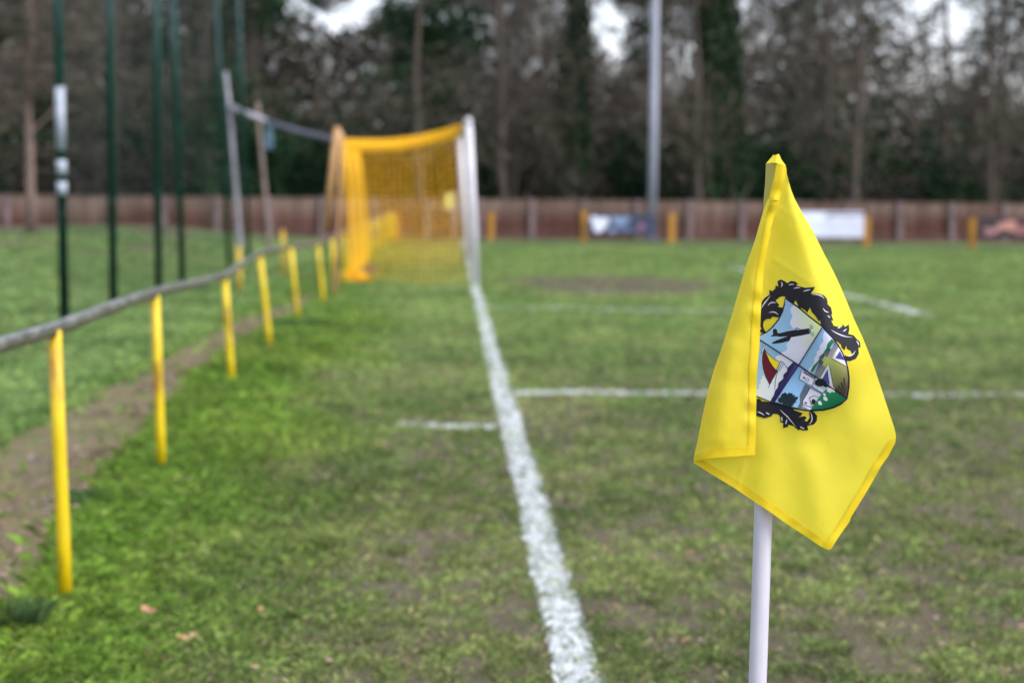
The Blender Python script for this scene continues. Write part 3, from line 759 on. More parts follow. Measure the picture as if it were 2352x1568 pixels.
def make_tree(kind, seed):
    """returns (trunk mesh, crown mesh, ivy mesh or None) around the origin"""
    r = np.random.default_rng(seed); rr = random.Random(seed)
    H = {'bare': 14, 'ivy': 13, 'evergreen': 9}[kind]*rr.uniform(.85, 1.15); r0 = {'bare': .12, 'ivy': .2, 'evergreen': .11}[kind]*rr.uniform(.8, 1.2)
    mb = MB(); pts = []; x = y = 0; lean = rr.uniform(-.06, .06)
    for i in range(9):
        u = i/8; pts.append(Vector((x, y, u*H-.1))); x += rr.uniform(-.14, .14)+lean; y += rr.uniform(-.1, .1)
    mb.tube(pts, [r0*(1.25 if i == 0 else 1)*(1-.85*i/8) for i in range(9)], 9)
    ends = []
    nl = {'bare': 16, 'ivy': 11, 'evergreen': 26}[kind]
    for k in range(nl):
        u = rr.uniform(.10 if kind != 'evergreen' else .03, .95); f_ = u*8; i = min(7, int(f_)); p = pts[i].lerp(pts[i+1], f_-i)
        an = rr.uniform(0, 6.283); L = rr.uniform(1.2, 3.4)*(1-.5*u)*(.75 if kind == 'evergreen' else 1); el = rr.uniform(.1, .9)
        d = Vector((math.cos(an)*math.cos(el), math.sin(an)*math.cos(el), math.sin(el)))
        q = [p]; 
        for s_ in range(4):
            d = (d+Vector((rr.uniform(-.3,.3), rr.uniform(-.3,.3), rr.uniform(-.15,.3)))).normalized(); q.append(q[-1]+d*L/4)
        br = r0*.32*(1-.6*u); mb.tube(q, [br, br*.8, br*.6, br*.4, br*.2], 5, False)
        for s_ in range(1, 5): ends.append((q[s_], d, L))
        for s_ in range(3):
            j = rr.randint(1, 3); dd = (d+Vector((rr.uniform(-1,1), rr.uniform(-1,1), rr.uniform(-.3,.9)))).normalized(); LL = L*.45
            e_ = [q[j], q[j]+dd*LL*.5, q[j]+dd*LL+Vector((0, 0, rr.uniform(0, .2)))]; mb.tube(e_, [br*.45, br*.3, br*.12], 4, False)
            ends.append((e_[2], dd, LL)); ends.append((e_[1], dd, LL))
    E = np.array([list(e[0]) for e in ends]); Ld = np.array([list(e[1]) for e in ends])
    n = {'bare': 1900, 'ivy': 1500, 'evergreen': 6500}[kind]
    ix = r.integers(0, len(E), n); sp = {'bare': .55, 'ivy': .5, 'evergreen': .34}[kind]
    P = E[ix]+r.normal(size=(n, 3))*sp*np.array([1, 1, .8]); k = P[:, 2] > .15; P = P[k]; ix = ix[k]; n = len(P)
    if kind == 'evergreen':
        V = shards(P, .20, .11, None, r); cc = np.array(GREEN)[r.integers(0, 4, n)]*(.7+.6*_h(ix, ix*0, seed))[:, None]
    else:
        V = shards(P, .62, .030, None, r, dirs=Ld[ix]); cc = np.array(BROWN)[(ix*7+seed) % 6]*(.8+.5*r.random(n))[:, None]
    crown = tri_mesh('crown', V, {'col': cc}, 4)
    ivy = None
    if kind == 'ivy':
        n = 5200; u = r.random(n)**.8; f_ = u*7; i = f_.astype(int); PP = np.array([list(p) for p in pts]); c = PP[i]*(1-(f_-i))[:, None]+PP[i+1]*(f_-i)[:, None]
        a_ = r.random(n)*6.283; rad = r0*(1-.5*u)+.08+.30*r.random(n)*fbm(c[:, 2]*.9, a_*.8, seed)*1.6
        P = c+np.stack([np.cos(a_)*rad, np.sin(a_)*rad, r.normal(size=n)*.1], -1); P[:, 2] = np.abs(P[:, 2])
        V = shards(P, .15, .12, None, r); cc = np.array(GREEN)[r.integers(0, 4, n)]
        ivy = tri_mesh('ivy', V, {'col': cc}, 4)
    tm = mb.mesh('trunk'); tm.materials.append(M['bark'])
    crown.materials.append(M['leaf'] if kind == 'evergreen' else M['twig'])
    if ivy: ivy.materials.append(M['leaf'])
    return tm, crown, ivy
protos = {'bare': [make_tree('bare', s) for s in (1, 2, 3, 4)], 'ivy': [make_tree('ivy', s) for s in (11, 12, 13)], 'evergreen': [make_tree('evergreen', s) for s in (21, 22, 23)]}
names = {'bare': 'bare_tree', 'ivy': 'ivy_clad_tree', 'evergreen': 'evergreen_tree'}
grp = {'bare': 'bare winter trees of the wood', 'ivy': 'ivy clad trees of the wood', 'evergreen': 'evergreen trees of the wood'}
lab0 = {'bare': 'bare brown winter tree in the wood behind the fence', 'ivy': 'ivy covered tree trunk in the wood behind the fence', 'evergreen': 'dark evergreen tree in the wood behind the fence'}
def place_tree(kind, k, x, y, rz, sc, label=None):
    tm, cr, iv = protos[kind][k % len(protos[kind])]
    root = bpy.data.objects.new(names[kind], None); C.objects.link(root); root.location = (x, y, gz1(x, y)-.05); root.rotation_euler = (0, 0, rz); root.scale = (sc, sc, sc)
    tag(root, label or lab0[kind], 'tree', grp[kind])
    for nm, me_ in (('trunk', tm), ('crown', cr), ('ivy', iv)):
        if me_ is None: continue
        o = bpy.data.objects.new(nm, me_); C.objects.link(o); o.parent = root
def X_at(px, Y): return (px-1030)/F*Y
spec = [  # px position, depth, kind, label
 (1310, 60, 'ivy', 'tall ivy clad tree rising left of the lighting mast'),
 (1668, 60, 'ivy', 'bright ivy clad tree rising just left of the corner flag top'),
 (1180, 61, 'bare', 'brown bare tree just right of the goalpost'),
 (2290, 60, 'bare', 'bare tree behind the furthest right advertising board'),
 (545, 59, 'evergreen', 'dark evergreen behind the leaning grey steel upright'),
 (960, 62, 'evergreen', 'dark evergreen seen over and through the goal net'),
 (1600, 59, 'bare', 'slender bare trunk between lighting mast and corner flag'),
]
rt = random.Random(3)
for i, (px, Y, kd, lb_) in enumerate(spec): place_tree(kd, i, X_at(px, Y), Y, rt.uniform(0, 6), 1.0, lb_)
for row, (Y, n, kinds) in enumerate([(61, 10, ['bare', 'bare', 'ivy', 'bare', 'evergreen']), (66, 11, ['evergreen', 'bare', 'bare', 'ivy']), (72, 12, ['bare', 'ivy', 'bare', 'evergreen'])]):
    for i in range(n):
        px = -250+(i+rt.uniform(.1, .9))*2900/n; Yj = Y+rt.uniform(-2, 2)
        kd = kinds[rt.randrange(len(kinds))]; sc_ = 1.0
        for _t in range(12):
            if min(abs(px-g[0])/g[2] for g in gaps if g[3] > .75) > 1.0: break
            px = -250+(i+rt.uniform(-.3, 1.3))*2900/n
        if kd == 'evergreen': sc_ = .6
        if kd != 'bare' and min(abs(px-g[0]) for g in gaps) < 45: kd = 'bare'; sc_ = 1
        place_tree(kd, rt.randrange(9), X_at(px, Yj), Yj, rt.uniform(0, 6.28), rt.uniform(.85, 1.2)*sc_)
# pale trunk tree standing before the fence at the far left
b = onplane(72, 532); Yl = 50.0; xb = at(72, 532, Yl)
root = empty('pale_trunk_tree', Vector((xb.x, Yl, gz1(xb.x, Yl))), 'tree with pale pinkish trunk standing before the fence on the left bank', 'tree')
mb = MB(); tp_ = [Vector((xb.x, Yl, gz1(xb.x, Yl)-.1)), at(70, 440, Yl), at(68, 330, Yl), at(62, 200, Yl), at(75, 60, Yl), at(60, -120, Yl), at(70, -400, Yl)]
mb.tube(tp_, [.15,.12,.11,.10,.09,.07,.03], 12)
for k in range(16):
    j = rt.randint(2, 5); u = rt.random(); p_ = tp_[j].lerp(tp_[j+1], u) if j < 6 else tp_[6]
    d = Vector((rt.uniform(-1, 1), rt.uniform(-1, 1), rt.uniform(.1, .9))).normalized(); L = rt.uniform(.8, 1.9)
    mb.tube([p_, p_+d*L*.5, p_+d*L+Vector((0, 0, .2))], [.035,.025,.01], 6, False)
mb.build('trunk', M['bark_pale'], root)
r = np.random.default_rng(99); n = 5200
P = np.stack([xb.x+r.normal(size=n)*.95+.1, Yl+r.normal(size=n)*.9, 3.0+r.random(n)*5.2], -1); kk = fbm(P[:, 0]*.9, P[:, 2]*.9, 77) > .46; P = P[kk]
V = shards(P, .5, .03, None, r); cc = np.array([(.10,.085,.065),(.08,.07,.055),(.12,.105,.08)])[r.integers(0, 3, len(P))]
link('crown', tri_mesh('crown', V, {'col': cc}, 4), M['twig'], root)

# the wood beyond, too dense to count
r = np.random.default_rng(123)
def mass(n, x0, x1, y0, y1, z0, z1, dens, seed):
    P = np.stack([r.uniform(x0, x1, n), r.uniform(y0, y1, n), r.uniform(z0, z1, n)], -1); k = dens(P) > r.random(n); return P[k]
def dens_wood(P):
    x, y, z = P.T
    px = 1030+x/80.*F; py = 430-(z-CAM_H)/80.*F     # openings in the crowns, as seen square on
    base_ = 1.0-.15*sstep(3.5, 8.0, z)
    base_ = base_*(1-.2*sstep(600, 800, px))+.3*(px < 620)
    cl = fbm(x*.55, z*.55+y*.2, 200, 4); d = base_*sstep(.30, .5, cl+.22*(1-sstep(2.5, 6.5, z))+.06*(px < 620))
    for gx, gy, gr, gd in gaps:
        d = d*(1-(1-sstep(.75, 1.25, np.hypot((px-gx)/gr, (py-gy)/gr)*(.9 if gd > .7 else 1)+.5*(fbm(x*2, z*2, 8)-.5)))*gd)
    return d
P = mass(210000, -24, 32, 76, 84, 0, 13, dens_wood, 1); n = len(P)
V = shards(P, .70, .10, None, r); grn = (fbm(P[:, 0]*.45, P[:, 2]*.3, 300) > .56)
cb = np.array(BROWN)[r.integers(0, 6, n)]; cg = np.array(GREEN)[r.integers(0, 4, n)]*1.2
cc = np.where(grn[:, None], cg, cb)
link_o = link('woodland', tri_mesh('woodland', V, {'col': cc}, 4), M['twig']); tag(link_o, 'dense tangle of far bare twigs and branches deep in the wood', 'woodland', kind='stuff')
def dens_und(P):
    x, y, z = P.T; top = 2.2+2.6*fbm(x*.28, y*.2, 400, 3)
    return sstep(0, 1.0, top-z)*(.35+.65*(fbm(x*.8, z*.8, 401) > .42))
P = mass(110000, -24, 30, 62, 75, 0, 5, dens_und, 2); n = len(P)
V = shards(P, .30, .16, None, r); br = fbm(P[:, 0]*.35, P[:, 2]*.4, 500) > .54
cc = np.where(br[:, None], np.array(BROWN)[r.integers(0, 6, n)]*.7, np.array(GREEN)[r.integers(0, 4, n)]*.8)
o = link('undergrowth', tri_mesh('undergrowth', V, {'col': cc}, 4), M['leaf']); tag(o, 'dark holly and bramble undergrowth behind the fence', 'undergrowth', kind='stuff')

# ---------------------------------------------------------------- the corner flag in front (sharp)
# cloth outlines are in units of a 3840 px wide view; a shared depth function gives every layer its real folds
YF = 3.05
def s2w(x, y, D):
    """point of the cloth plane at (x, y), moved D metres towards the pitch side facing the camera"""
    return at(x/1.6327, y/1.6327, YF-D)
MPP = 3.05/F/1.6327
def pole_x(y): return 2841+(2560-y)*.0335
def sm_(a_, b_, x):
    t = min(1, max(0, (x-a_)/(b_-a_))); return t*t*(3-2*t)
def seg(x, y, x0, y0, x1, y1):
    dx, dy = x1-x0, y1-y0; L2 = dx*dx+dy*dy; t = ((x-x0)*dx+(y-y0)*dy)/L2; tc = min(1, max(0, t))
    cx, cy = x0+tc*dx, y0+tc*dy; L = math.sqrt(L2); sd_ = ((x-x0)*dy-(y-y0)*dx)/L
    return math.hypot(x-cx, y-cy), t, sd_
def hem_x(y): return float(np.interp(y, [605,660,752,790,857,934,1010,1163,1296,1389,1544,1705], [2950,2944,2920,2908,2890,2878,2863,2852,2847,2838,2834,2832]))
def left_x(y): return float(np.interp(y, [600,745,791,898,985,1163,1296,1453,1567,1708,1740], [2872,2868,2862,2832,2801,2750,2709,2658,2632,2603,2603]))
def right_x(y): return float(np.interp(y, [600,645,745,852,954,1087,1199,1265,1349,1453,1556,1625,1660,1745,1940,2055], [2940,2948,2980,3041,3092,3158,3204,3235,3269,3304,3338,3359,3357,3304,3189,3117]))
def wn(x, y, s): return float(fbm(np.array([x]), np.array([y]), s, 3)[0])-.5
def D_main(x, y):
    u = (x-pole_x(y))
    D = .017
    # draped over the pole, then falling back to the right of it
    D += .010*math.exp(-(u/70.)**2)*sm_(1500, 1700, y)
    lx_, rx_ = left_x(min(y, 1735)), right_x(y)
    t = (x-hem_x(min(y, 1705)))/max(30., rx_-hem_x(min(y, 1705)))
    t = max(-1, min(1.1, t))
    wdt = max(30., rx_-hem_x(min(y, 1705)))*MPP
    top = 1-sm_(1250, 1650, y)
    # upper sheet: hollow beside the folded hem, swelling towards the free edge and rolling off it
    D += top*wdt*(.30*sm_(.0, .75, t)-.24*sm_(.66, 1.1, t))
    # lower sheet: wide swelling, ridge from the free corner towards the crest
    d, tt, sd_ = seg(x, y, 3359, 1640, 2960, 1500)
    D += .009*(1-top)*math.exp(-(d/120.)**2)
    d, tt, sd_ = seg(x, y, 3300, 1420, 3050, 1640)
    D -= .007*math.exp(-(d/70.)**2)
    D += (1-top)*.012*sm_(2780, 3080, x)-(1-top)*.010*sm_(3200, 3390, x)
    # long soft ripple running down to the bottom corner
    d, tt, sd_ = seg(x, y, 2990, 1560, 3110, 2060); D += .005*math.exp(-(d/60.)**2)
    # press creases
    d, tt, sd_ = seg(x, y, 2915, 775, 3045, 862); D += .0007*math.exp(-(d/5.)**2)
    d, tt, sd_ = seg(x, y, 2905, 975, 3040, 1062); D += .0009*math.exp(-(d/7.)**2)
    d, tt, sd_ = seg(x, y, 2750, 1900-30, 2790, 1740); D += .0012*math.exp(-(d/9.)**2)
    d, tt, sd_ = seg(x, y, 3030, 900, 3040, 1010); D += .0005*math.exp(-(d/5.)**2)
    D += .0035*wn(x/210., y/260., 501)+.0010*wn(x/60., y/75., 502)+.0010*abs(wn(x/95.+y/300., y/190., 503))
    return D
_dg = {}
_D_main_exact = D_main
def D_main(x, y):
    """the same sheet, held at the nodes of a 10 unit grid and blended between them, so that stacked layers never cross"""
    ix = math.floor(x/10); iy = math.floor(y/10); v = []
    for a_, b_ in ((ix, iy), (ix+1, iy), (ix, iy+1), (ix+1, iy+1)):
        if (a_, b_) not in _dg: _dg[(a_, b_)] = _D_main_exact(a_*10., b_*10.)
        v.append(_dg[(a_, b_)])
    fx = x/10-ix; fy = y/10-iy
    return (v[0]*(1-fx)+v[1]*fx)*(1-fy)+(v[2]*(1-fx)+v[3]*fx)*fy
def D_flap(x, y):
    s = max(0., x-left_x(min(y, 1735)))
    D0 = D_main(left_x(min(y, 1735)), y)
    wf = max(10., hem_x(min(y, 1705))-left_x(min(y, 1735)))
    t = s/wf
    D = max(D0, .012)+ .020*(1-math.exp(-s/38.)) + .004*math.sin(math.pi*min(1, t))
    D += .004*wn(x/150., y/200., 511)+.0012*wn(x/45., y/60., 512)
    d, tt, sd_ = seg(x, y, 2740, 1300, 2700, 1640); D += .003*math.exp(-(d/40.)**2)
    # puckers along the hem seam
    near = math.exp(-((hem_x(min(y, 1705))-x-18)/26.)**2)
    D += near*(.0017*math.sin(y/23.+2*math.sin(y/61.))+.0012)
    D = D*sm_(560, 760, y)+(.020+.012*max(0, min(1, (x-2872)/60.)))*(1-sm_(560, 760, y))
    return max(D, D_main(x, y)+.0015)
def cloth(name, poly, Dfun, mat, parent, step=12, lift=0.0, colfun=None, both=False):
    """polygon outline -> sliced into a fine grid -> laid into 3-D by the depth function"""
    bm = bmesh.new(); vs = [bm.verts.new((p_[0], p_[1], 0)) for p_ in poly]; bm.faces.new(vs); bm.normal_update()
    bmesh.ops.triangulate(bm, faces=bm.faces[:], quad_method='BEAUTY', ngon_method='EAR_CLIP')
    xs_ = [p_[0] for p_ in poly]; ys_ = [p_[1] for p_ in poly]
    x = math.ceil((min(xs_)+.01)/step)*step
    while x < max(xs_):
        bmesh.ops.bisect_plane(bm, geom=bm.verts[:]+bm.edges[:]+bm.faces[:], plane_co=(x, 0, 0), plane_no=(1, 0, 0)); x += step
    y = math.ceil((min(ys_)+.01)/step)*step
    while y < max(ys_):
        bmesh.ops.bisect_plane(bm, geom=bm.verts[:]+bm.edges[:]+bm.faces[:], plane_co=(0, y, 0), plane_no=(0, 1, 0)); y += step
    bmesh.ops.remove_doubles(bm, verts=bm.verts, dist=.05)
    layer = bm.verts.layers.float_color.new('col') if colfun else None
    for v in bm.verts:
        x, y = v.co.x, v.co.y
        if colfun: v[layer] = colfun(x, y)
        v.co = s2w(x, y, Dfun(x, y)+lift)
    bmesh.ops.triangulate(bm, faces=[f for f in bm.faces if len(f.verts) > 4])
    bm.normal_update()
    # face the camera
    for f in bm.faces:
        if f.normal.dot(f.calc_center_median()-Vector((0, 0, CAM_H))) > 0: f.normal_flip()
        f.smooth = True
    if name is None: return bm
    me = bpy.data.meshes.new(name); bm.to_mesh(me); bm.free()
    return link(name, me, mat, parent)

def cloth_mat(name, c1, c2, transl):
    m, nt, b = newmat(name)
    g = N(nt, 'ShaderNodeNewGeometry')
    n = N(nt, 'ShaderNodeTexNoise'); n.inputs['Scale'].default_value = 9; n.inputs['Detail'].default_value = 5
    nt.links.new(g.outputs['Position'], n.inputs['Vector'])
    r_ = ramp(nt, [(.35, c1), (.65, c2)]); nt.links.new(n.outputs['Fac'], r_.inputs[0])
    nt.links.new(r_.outputs[0], b.inputs['Base Color']); b.inputs['Roughness'].default_value = .62
    b.inputs['Specular IOR Level'].default_value = .25; b.inputs['Sheen Weight'].default_value = .15
    wv = N(nt, 'ShaderNodeTexNoise'); wv.inputs['Scale'].default_value = 900; wv.inputs['Detail'].default_value = 2
    mp = N(nt, 'ShaderNodeMapping'); mp.inputs['Scale'].default_value = (1, 1, .35)
    nt.links.new(g.outputs['Position'], mp.inputs[0]); nt.links.new(mp.outputs[0], wv.inputs['Vector'])
    bp = N(nt, 'ShaderNodeBump'); bp.inputs['Strength'].default_value = .12; bp.inputs['Distance'].default_value = .001
    nt.links.new(wv.outputs['Fac'], bp.inputs['Height']); nt.links.new(bp.outputs[0], b.inputs['Normal'])
    t = N(nt, 'ShaderNodeBsdfTranslucent'); nt.links.new(r_.outputs[0], t.inputs['Color'])
    ms = N(nt, 'ShaderNodeMixShader'); ms.inputs[0].default_value = transl
    nt.links.new(b.outputs[0], ms.inputs[1]); nt.links.new(t.outputs[0], ms.inputs[2])
    nt.links.new(ms.outputs[0], nt.nodes['Material Output'].inputs['Surface'])
    return m
M['cloth'] = cloth_mat('flag_cloth', (.80,.68,.036,1), (.85,.73,.055,1), .40)
M['cloth_hem'] = cloth_mat('flag_hem_cloth', (.66,.50,.006,1), (.72,.55,.010,1), .05)
M['stitch'] = noisy('stitch_thread', (.55,.36,.01,1), (.66,.45,.02,1), 60, .8)

fbase = s2w(2800, 2560+2400, 0); 
base_pt = Vector((at(1730, 1568, YF).x-.02, YF, 0.0))
ff = empty('corner_flag', base_pt, 'large yellow corner flag with club crest on a white pole in front', 'corner flag')
mb = MB(); ptop = s2w(pole_x(800), 800, 0); pbot = s2w(pole_x(2560), 2560, 0); dr = pbot-ptop; pg = ptop+dr*((0-ptop.z)/dr.z)
mb.tube([pg-Vector((0, 0, .1)), pbot, s2w(pole_x(1900), 1900, 0), ptop], .0141, 48)
mb.build('pole', M['pole_white'], ff)
mb = MB()
for (x, y, r_) in [(2858, 2440, 1.6), (2852, 2452, 1.2), (2866, 2425, 1.0), (2861, 2463, .9), (2846, 2476, 1.1)]:
    pass

right = [(2948,632),(2950,650),(2958,680),(2968,715),(2980,745),(3009,800),(3041,852),(3068,905),(3092,954),(3128,1022),(3158,1087),(3182,1145),(3204,1199),(3235,1265),(3269,1349),(3304,1453),(3338,1556),(3352,1598),(3359,1625),(3360,1642),(3357,1660),
         (3332,1706),(3304,1745),(3270,1806),(3230,1873),(3189,1940),(3186,1952),(3150,2002),(3117,2055),(3106,2060),(3098,2050)]
bottom = [(3074,2044),(3030,2013),(2970,1974),(2890,1918),(2820,1872),(2753,1826),(2690,1789),(2640,1758),(2603,1734)]
left = [(2603,1708),(2618,1640),(2632,1567),(2645,1510),(2658,1453),(2678,1385),(2709,1296),(2750,1163),(2801,985),(2832,898),(2862,791),(2880,745),(2905,690),(2922,628)]
main_poly = right+bottom+left
mainp = cloth('flag', main_poly, D_main, M['cloth'], ff, 10)
mainp['label'] = 'yellow flag cloth printed with a crest'

# flap folded over the front
hem_o = [(hem_x(y), y) for y in (752,790,820,857,895,934,972,1010,1060,1110,1163,1210,1250,1296,1340,1389,1440,1490,1544,1600,1650,1676)]
def off(pts, d): return [(x-d, y) for x, y in pts]
flap_poly = hem_o+[(2832,1676),(2800,1676),(2740,1681),(2690,1688),(2640,1698),(2606,1710)]+[(2604,1708),(2618,1640),(2632,1567),(2645,1510),(2658,1453),(2678,1385),(2709,1296),(2750,1163),(2801,985),(2832,898),(2862,791),(2880,748)]
fl = cloth('folded_flap', flap_poly, D_flap, M['cloth'], ff, 10)
hw = 32
hem_in = [(x-hw*(.9+.1*math.sin(y/90.)), y) for x, y in hem_o]
def hem_poly(o_, i_): return o_+i_[::-1]
cloth('hem', [(x+1.5, y) for x, y in hem_o]+hem_in[::-1], D_flap, M['cloth_hem'], fl, 10, .0009)
# upper sleeve strip with its cross seam
up_o = [(2946,622),(2950,640),(2944,672),(2935,705),(2921,752)]
up_i = [(2880,748),(2892,706),(2904,660),(2909,630),(2914,612)]
cloth('sleeve_strip', up_o+up_i, lambda x, y: D_flap(x, y)+.002, M['cloth_hem'], ff, 8, .001)
# bottom hem of the flap
bt = [(2606,1707),(2640,1692),(2690,1681),(2740,1676),(2800,1673),(2830,1673),(2834,1705),(2790,1708),(2740,1712),(2690,1715),(2640,1721),(2610,1728),(2602,1726)]
cloth('hem', bt, D_flap, M['cloth_hem'], fl, 8, .0018)
# turned hem along the bottom and the free side of the main sheet
h1o = [(2601,1712),(2602,1735)]+[(2640,1759),(2690,1790),(2753,1828),(2820,1874),(2890,1920),(2970,1976),(3030,2015),(3074,2046),(3108,2062)]
h1i = [(3098,2030),(3044,1991),(2984,1950),(2905,1894),(2834,1848),(2766,1803),(2702,1764),(2652,1734),(2625,1716)]
D_puck = lambda x, y: D_main(x, y)+.0007*math.sin((x+y)/17.+2*math.sin((x-y)/70.))+.0007
cloth('hem', h1o+h1i, D_puck, M['cloth_hem'], mainp, 8, .0009)
h2o = [(3359,1642),(3357,1661),(3333,1707),(3305,1746),(3271,1807),(3231,1874),(3190,1941),(3187,1953),(3151,2003),(3118,2056),(3107,2061)]
h2i = [(3090,2040),(3104,2024),(3127,1988),(3166,1929),(3206,1862),(3246,1794),(3281,1734),(3308,1694),(3334,1652)]
cloth('hem', h2o+h2i, D_puck, M['cloth_hem'], mainp, 8, .0011)
# tip: the sleeve end pinched shut over the pole
D_tip = lambda x, y: .030+.004*math.sin((x-2872)/12.)-.0006*(x-2905)*.12
M['cloth_back_shaded'] = cloth_mat('flag_sleeve_back_shaded', (.42,.36,.045,1), (.47,.41,.06,1), .0)  # duller reverse of the cloth, with the sleeve's inner shade put into its colour
# back of the sleeve seen on the left of the top: turned away to the left
cloth('sleeve_back', [(2872,614),(2888,600),(2912,614),(2906,660),(2892,706),(2878,750),(2862,792),(2864,740),(2869,690)], lambda x, y: .022-.034*max(0, (2905-x)/40.), M['cloth_back_shaded'], ff, 6, .001)
cloth('sleeve_tip', [(2872,614),(2898,584),(2899,579),(2904,583),(2912,580),(2921,577),(2931,600),(2946,620),(2950,640),(2930,640),(2913,612),(2896,610)], lambda x, y: .034-.010*abs(x-2912)/40.-.012*sm_(640, 575, y), M['cloth'], ff, 6, .0015)

# stitching: short threads along the seams
def stitches(path, Dfun, lift, parent, pitch=6.2, ln=3.6, wd=.7):
    mb = MB(); acc = 0.0
    for (x0, y0), (x1, y1) in zip(path[:-1], path[1:]):
        L = math.hypot(x1-x0, y1-y0); dx, dy = (x1-x0)/L, (y1-y0)/L; s = acc
        while s+ln < L:
            a_ = (x0+dx*s, y0+dy*s); b_ = (x0+dx*(s+ln), y0+dy*(s+ln)); nx_, ny_ = -dy*wd, dx*wd
            q = [(a_[0]+nx_, a_[1]+ny_), (b_[0]+nx_, b_[1]+ny_), (b_[0]-nx_, b_[1]-ny_), (a_[0]-nx_, a_[1]-ny_)]
            mb.add([s2w(x, y, Dfun(x, y)+lift) for x, y in q], [(0, 1, 2, 3)]); s += pitch
        acc = s-L
    return mb.build('stitching', M['stitch'], parent)
stitches([(x+5, y) for x, y in hem_in], D_flap, .0016, fl)
stitches([(2630,1713),(2690,1688),(2740,1682),(2826,1679)], D_flap, .0026, fl)
stitches([(2802,1676),(2804,1703)], D_flap, .0026, fl)
stitches([(x-4, y+5) for x, y in h1i][::-1], D_puck, .0016, mainp)
stitches([(x+4, y+3) for x, y in h2i], D_puck, .0018, mainp)
stitches([(2931,640),(2925,668),(2914,705),(2899,748)], lambda x, y: D_flap(x, y)+.002, .002, ff)
stitches([(2882,742),(2918,748)], lambda x, y: D_flap(x, y)+.002, .002, ff, 4.2, 3.2)

# ---- crest (drawn in its own sheet coordinates, printed on the main sheet)
def Q(p_): return (2750+p_[0]/2.3055, 1000+p_[1]/2.3055)
M['print'] = attr_mat('crest_print', var=0, transl=.12, rough=.6, spec=.2)
_crest = {}
def shape(part, pts, c0, c1=None, g0=None, g1=None):
    """flat or gradient coloured printed shape; later shapes lie 30 microns above earlier ones"""
    key = part; L = _crest.setdefault(key, [bmesh.new(), 0]); L[1] += 1
    P_ = [Q(p_) for p_ in pts]
    clip = []
    c0l = srgb(*c0); c1l = srgb(*(c1 or c0))
    if g0:
        a_ = Q(g0); b_ = Q(g1); dx, dy = b_[0]-a_[0], b_[1]-a_[1]; LL = dx*dx+dy*dy
        cf = lambda x, y: tuple(c0l[i]+(c1l[i]-c0l[i])*min(1, max(0, ((x-a_[0])*dx+(y-a_[1])*dy)/LL)) for i in range(4))
    else: cf = lambda x, y: c0l
    global _lift
    _lift += .00006
    b2 = cloth(None, P_, D_main, None, None, 10, _lift, cf)
    tmp = bpy.data.meshes.new('t'); b2.to_mesh(tmp); b2.free(); L[0].from_mesh(tmp); bpy.data.meshes.remove(tmp)
_lift = .0008
def stroke(part, pts, w0, col, w1=None, taper=False):
    n = len(pts); lft = []; rgt = []
    for i, (x, y) in enumerate(pts):
        x0, y0 = pts[max(0, i-1)]; x1, y1 = pts[min(n-1, i+1)]; L = math.hypot(x1-x0, y1-y0); nx_, ny_ = -(y1-y0)/L, (x1-x0)/L
        w_ = w0/2*(math.sin(math.pi*(i+.35)/(n-.3)) if taper else 1)
        lft.append((x+nx_*w_, y+ny_*w_)); rgt.append((x-nx_*w_, y-ny_*w_))
    shape(part, lft+rgt[::-1], col)
def curve(pts, n=5):
    out = []
    for i in range(len(pts)-1):
        p0 = pts[max(0, i-1)]; p1 = pts[i]; p2 = pts[i+1]; p3 = pts[min(len(pts)-1, i+2)]
        for k in range(n):
            t = k/n
            out.append(tuple(.5*((2*p1[j])+(-p0[j]+p2[j])*t+(2*p0[j]-5*p1[j]+4*p2[j]-p3[j])*t*t+(-p0[j]+3*p1[j]-3*p2[j]+p3[j])*t**3) for j in (0, 1)))
    out.append(pts[-1]); return out
INK = (36,36,42); NAVY = (34,32,66); WHT = (222,222,232); SKY = (140,178,214)
# plumes round the top of the shield
shape('plumes', [(215,400),(238,340),(240,312),(270,270),(315,240),(310,198),(337,212),(362,190),(366,160),(388,172),(382,125),(410,110),(445,125),(465,142),(500,122),(535,128),(562,150),(540,160),(622,182),(662,178),(705,175),(690,205),(670,232),(740,232),(785,248),(810,278),(817,320),(808,318),(845,352),(856,412),(845,410),(865,465),(845,462),(868,510),(905,518),(940,520),(945,495),(965,520),(998,498),(1003,540),(995,580),(1040,592),(1068,625),(1095,650),(1100,695),(1082,698),(1085,750),(1060,795),(1010,815),(970,812),(958,785),(965,765),(1000,775),(1028,755),(1015,725),(985,712),(976,680),(963,722),(940,700),(930,670),(900,645),(865,645),(790,540),(757,500),(750,458),(740,474),(712,428),(680,395),(662,352),(638,398),(622,378),(598,362),(565,350),(540,290),(520,322),(485,288),(450,262),(430,255),(400,262),(365,292),(398,330),(385,345),(450,360),(430,398),(405,432),(385,438),(345,432),(330,434),(330,450),(285,452),(262,475),(257,510),(268,545),(290,572),(270,585),(225,558)], INK)
shape('plumes', [(172,1140),(205,1143),(230,1140),(245,1162),(320,1168),(345,1172),(400,1190),(500,1212),(530,1240),(600,1265),(582,1290),(560,1300),(600,1292),(625,1290),(632,1308),(615,1330),(640,1335),(662,1300),(655,1262),(665,1245),(700,1255),(725,1290),(722,1330),(700,1360),(640,1375),(648,1412),(600,1415),(580,1405),(562,1412),(520,1375),(475,1365),(470,1385),(430,1392),(432,1350),(405,1340),(408,1305),(395,1280),(370,1270),(340,1273),(330,1292),(300,1300),(270,1308),(172,1280)], INK)
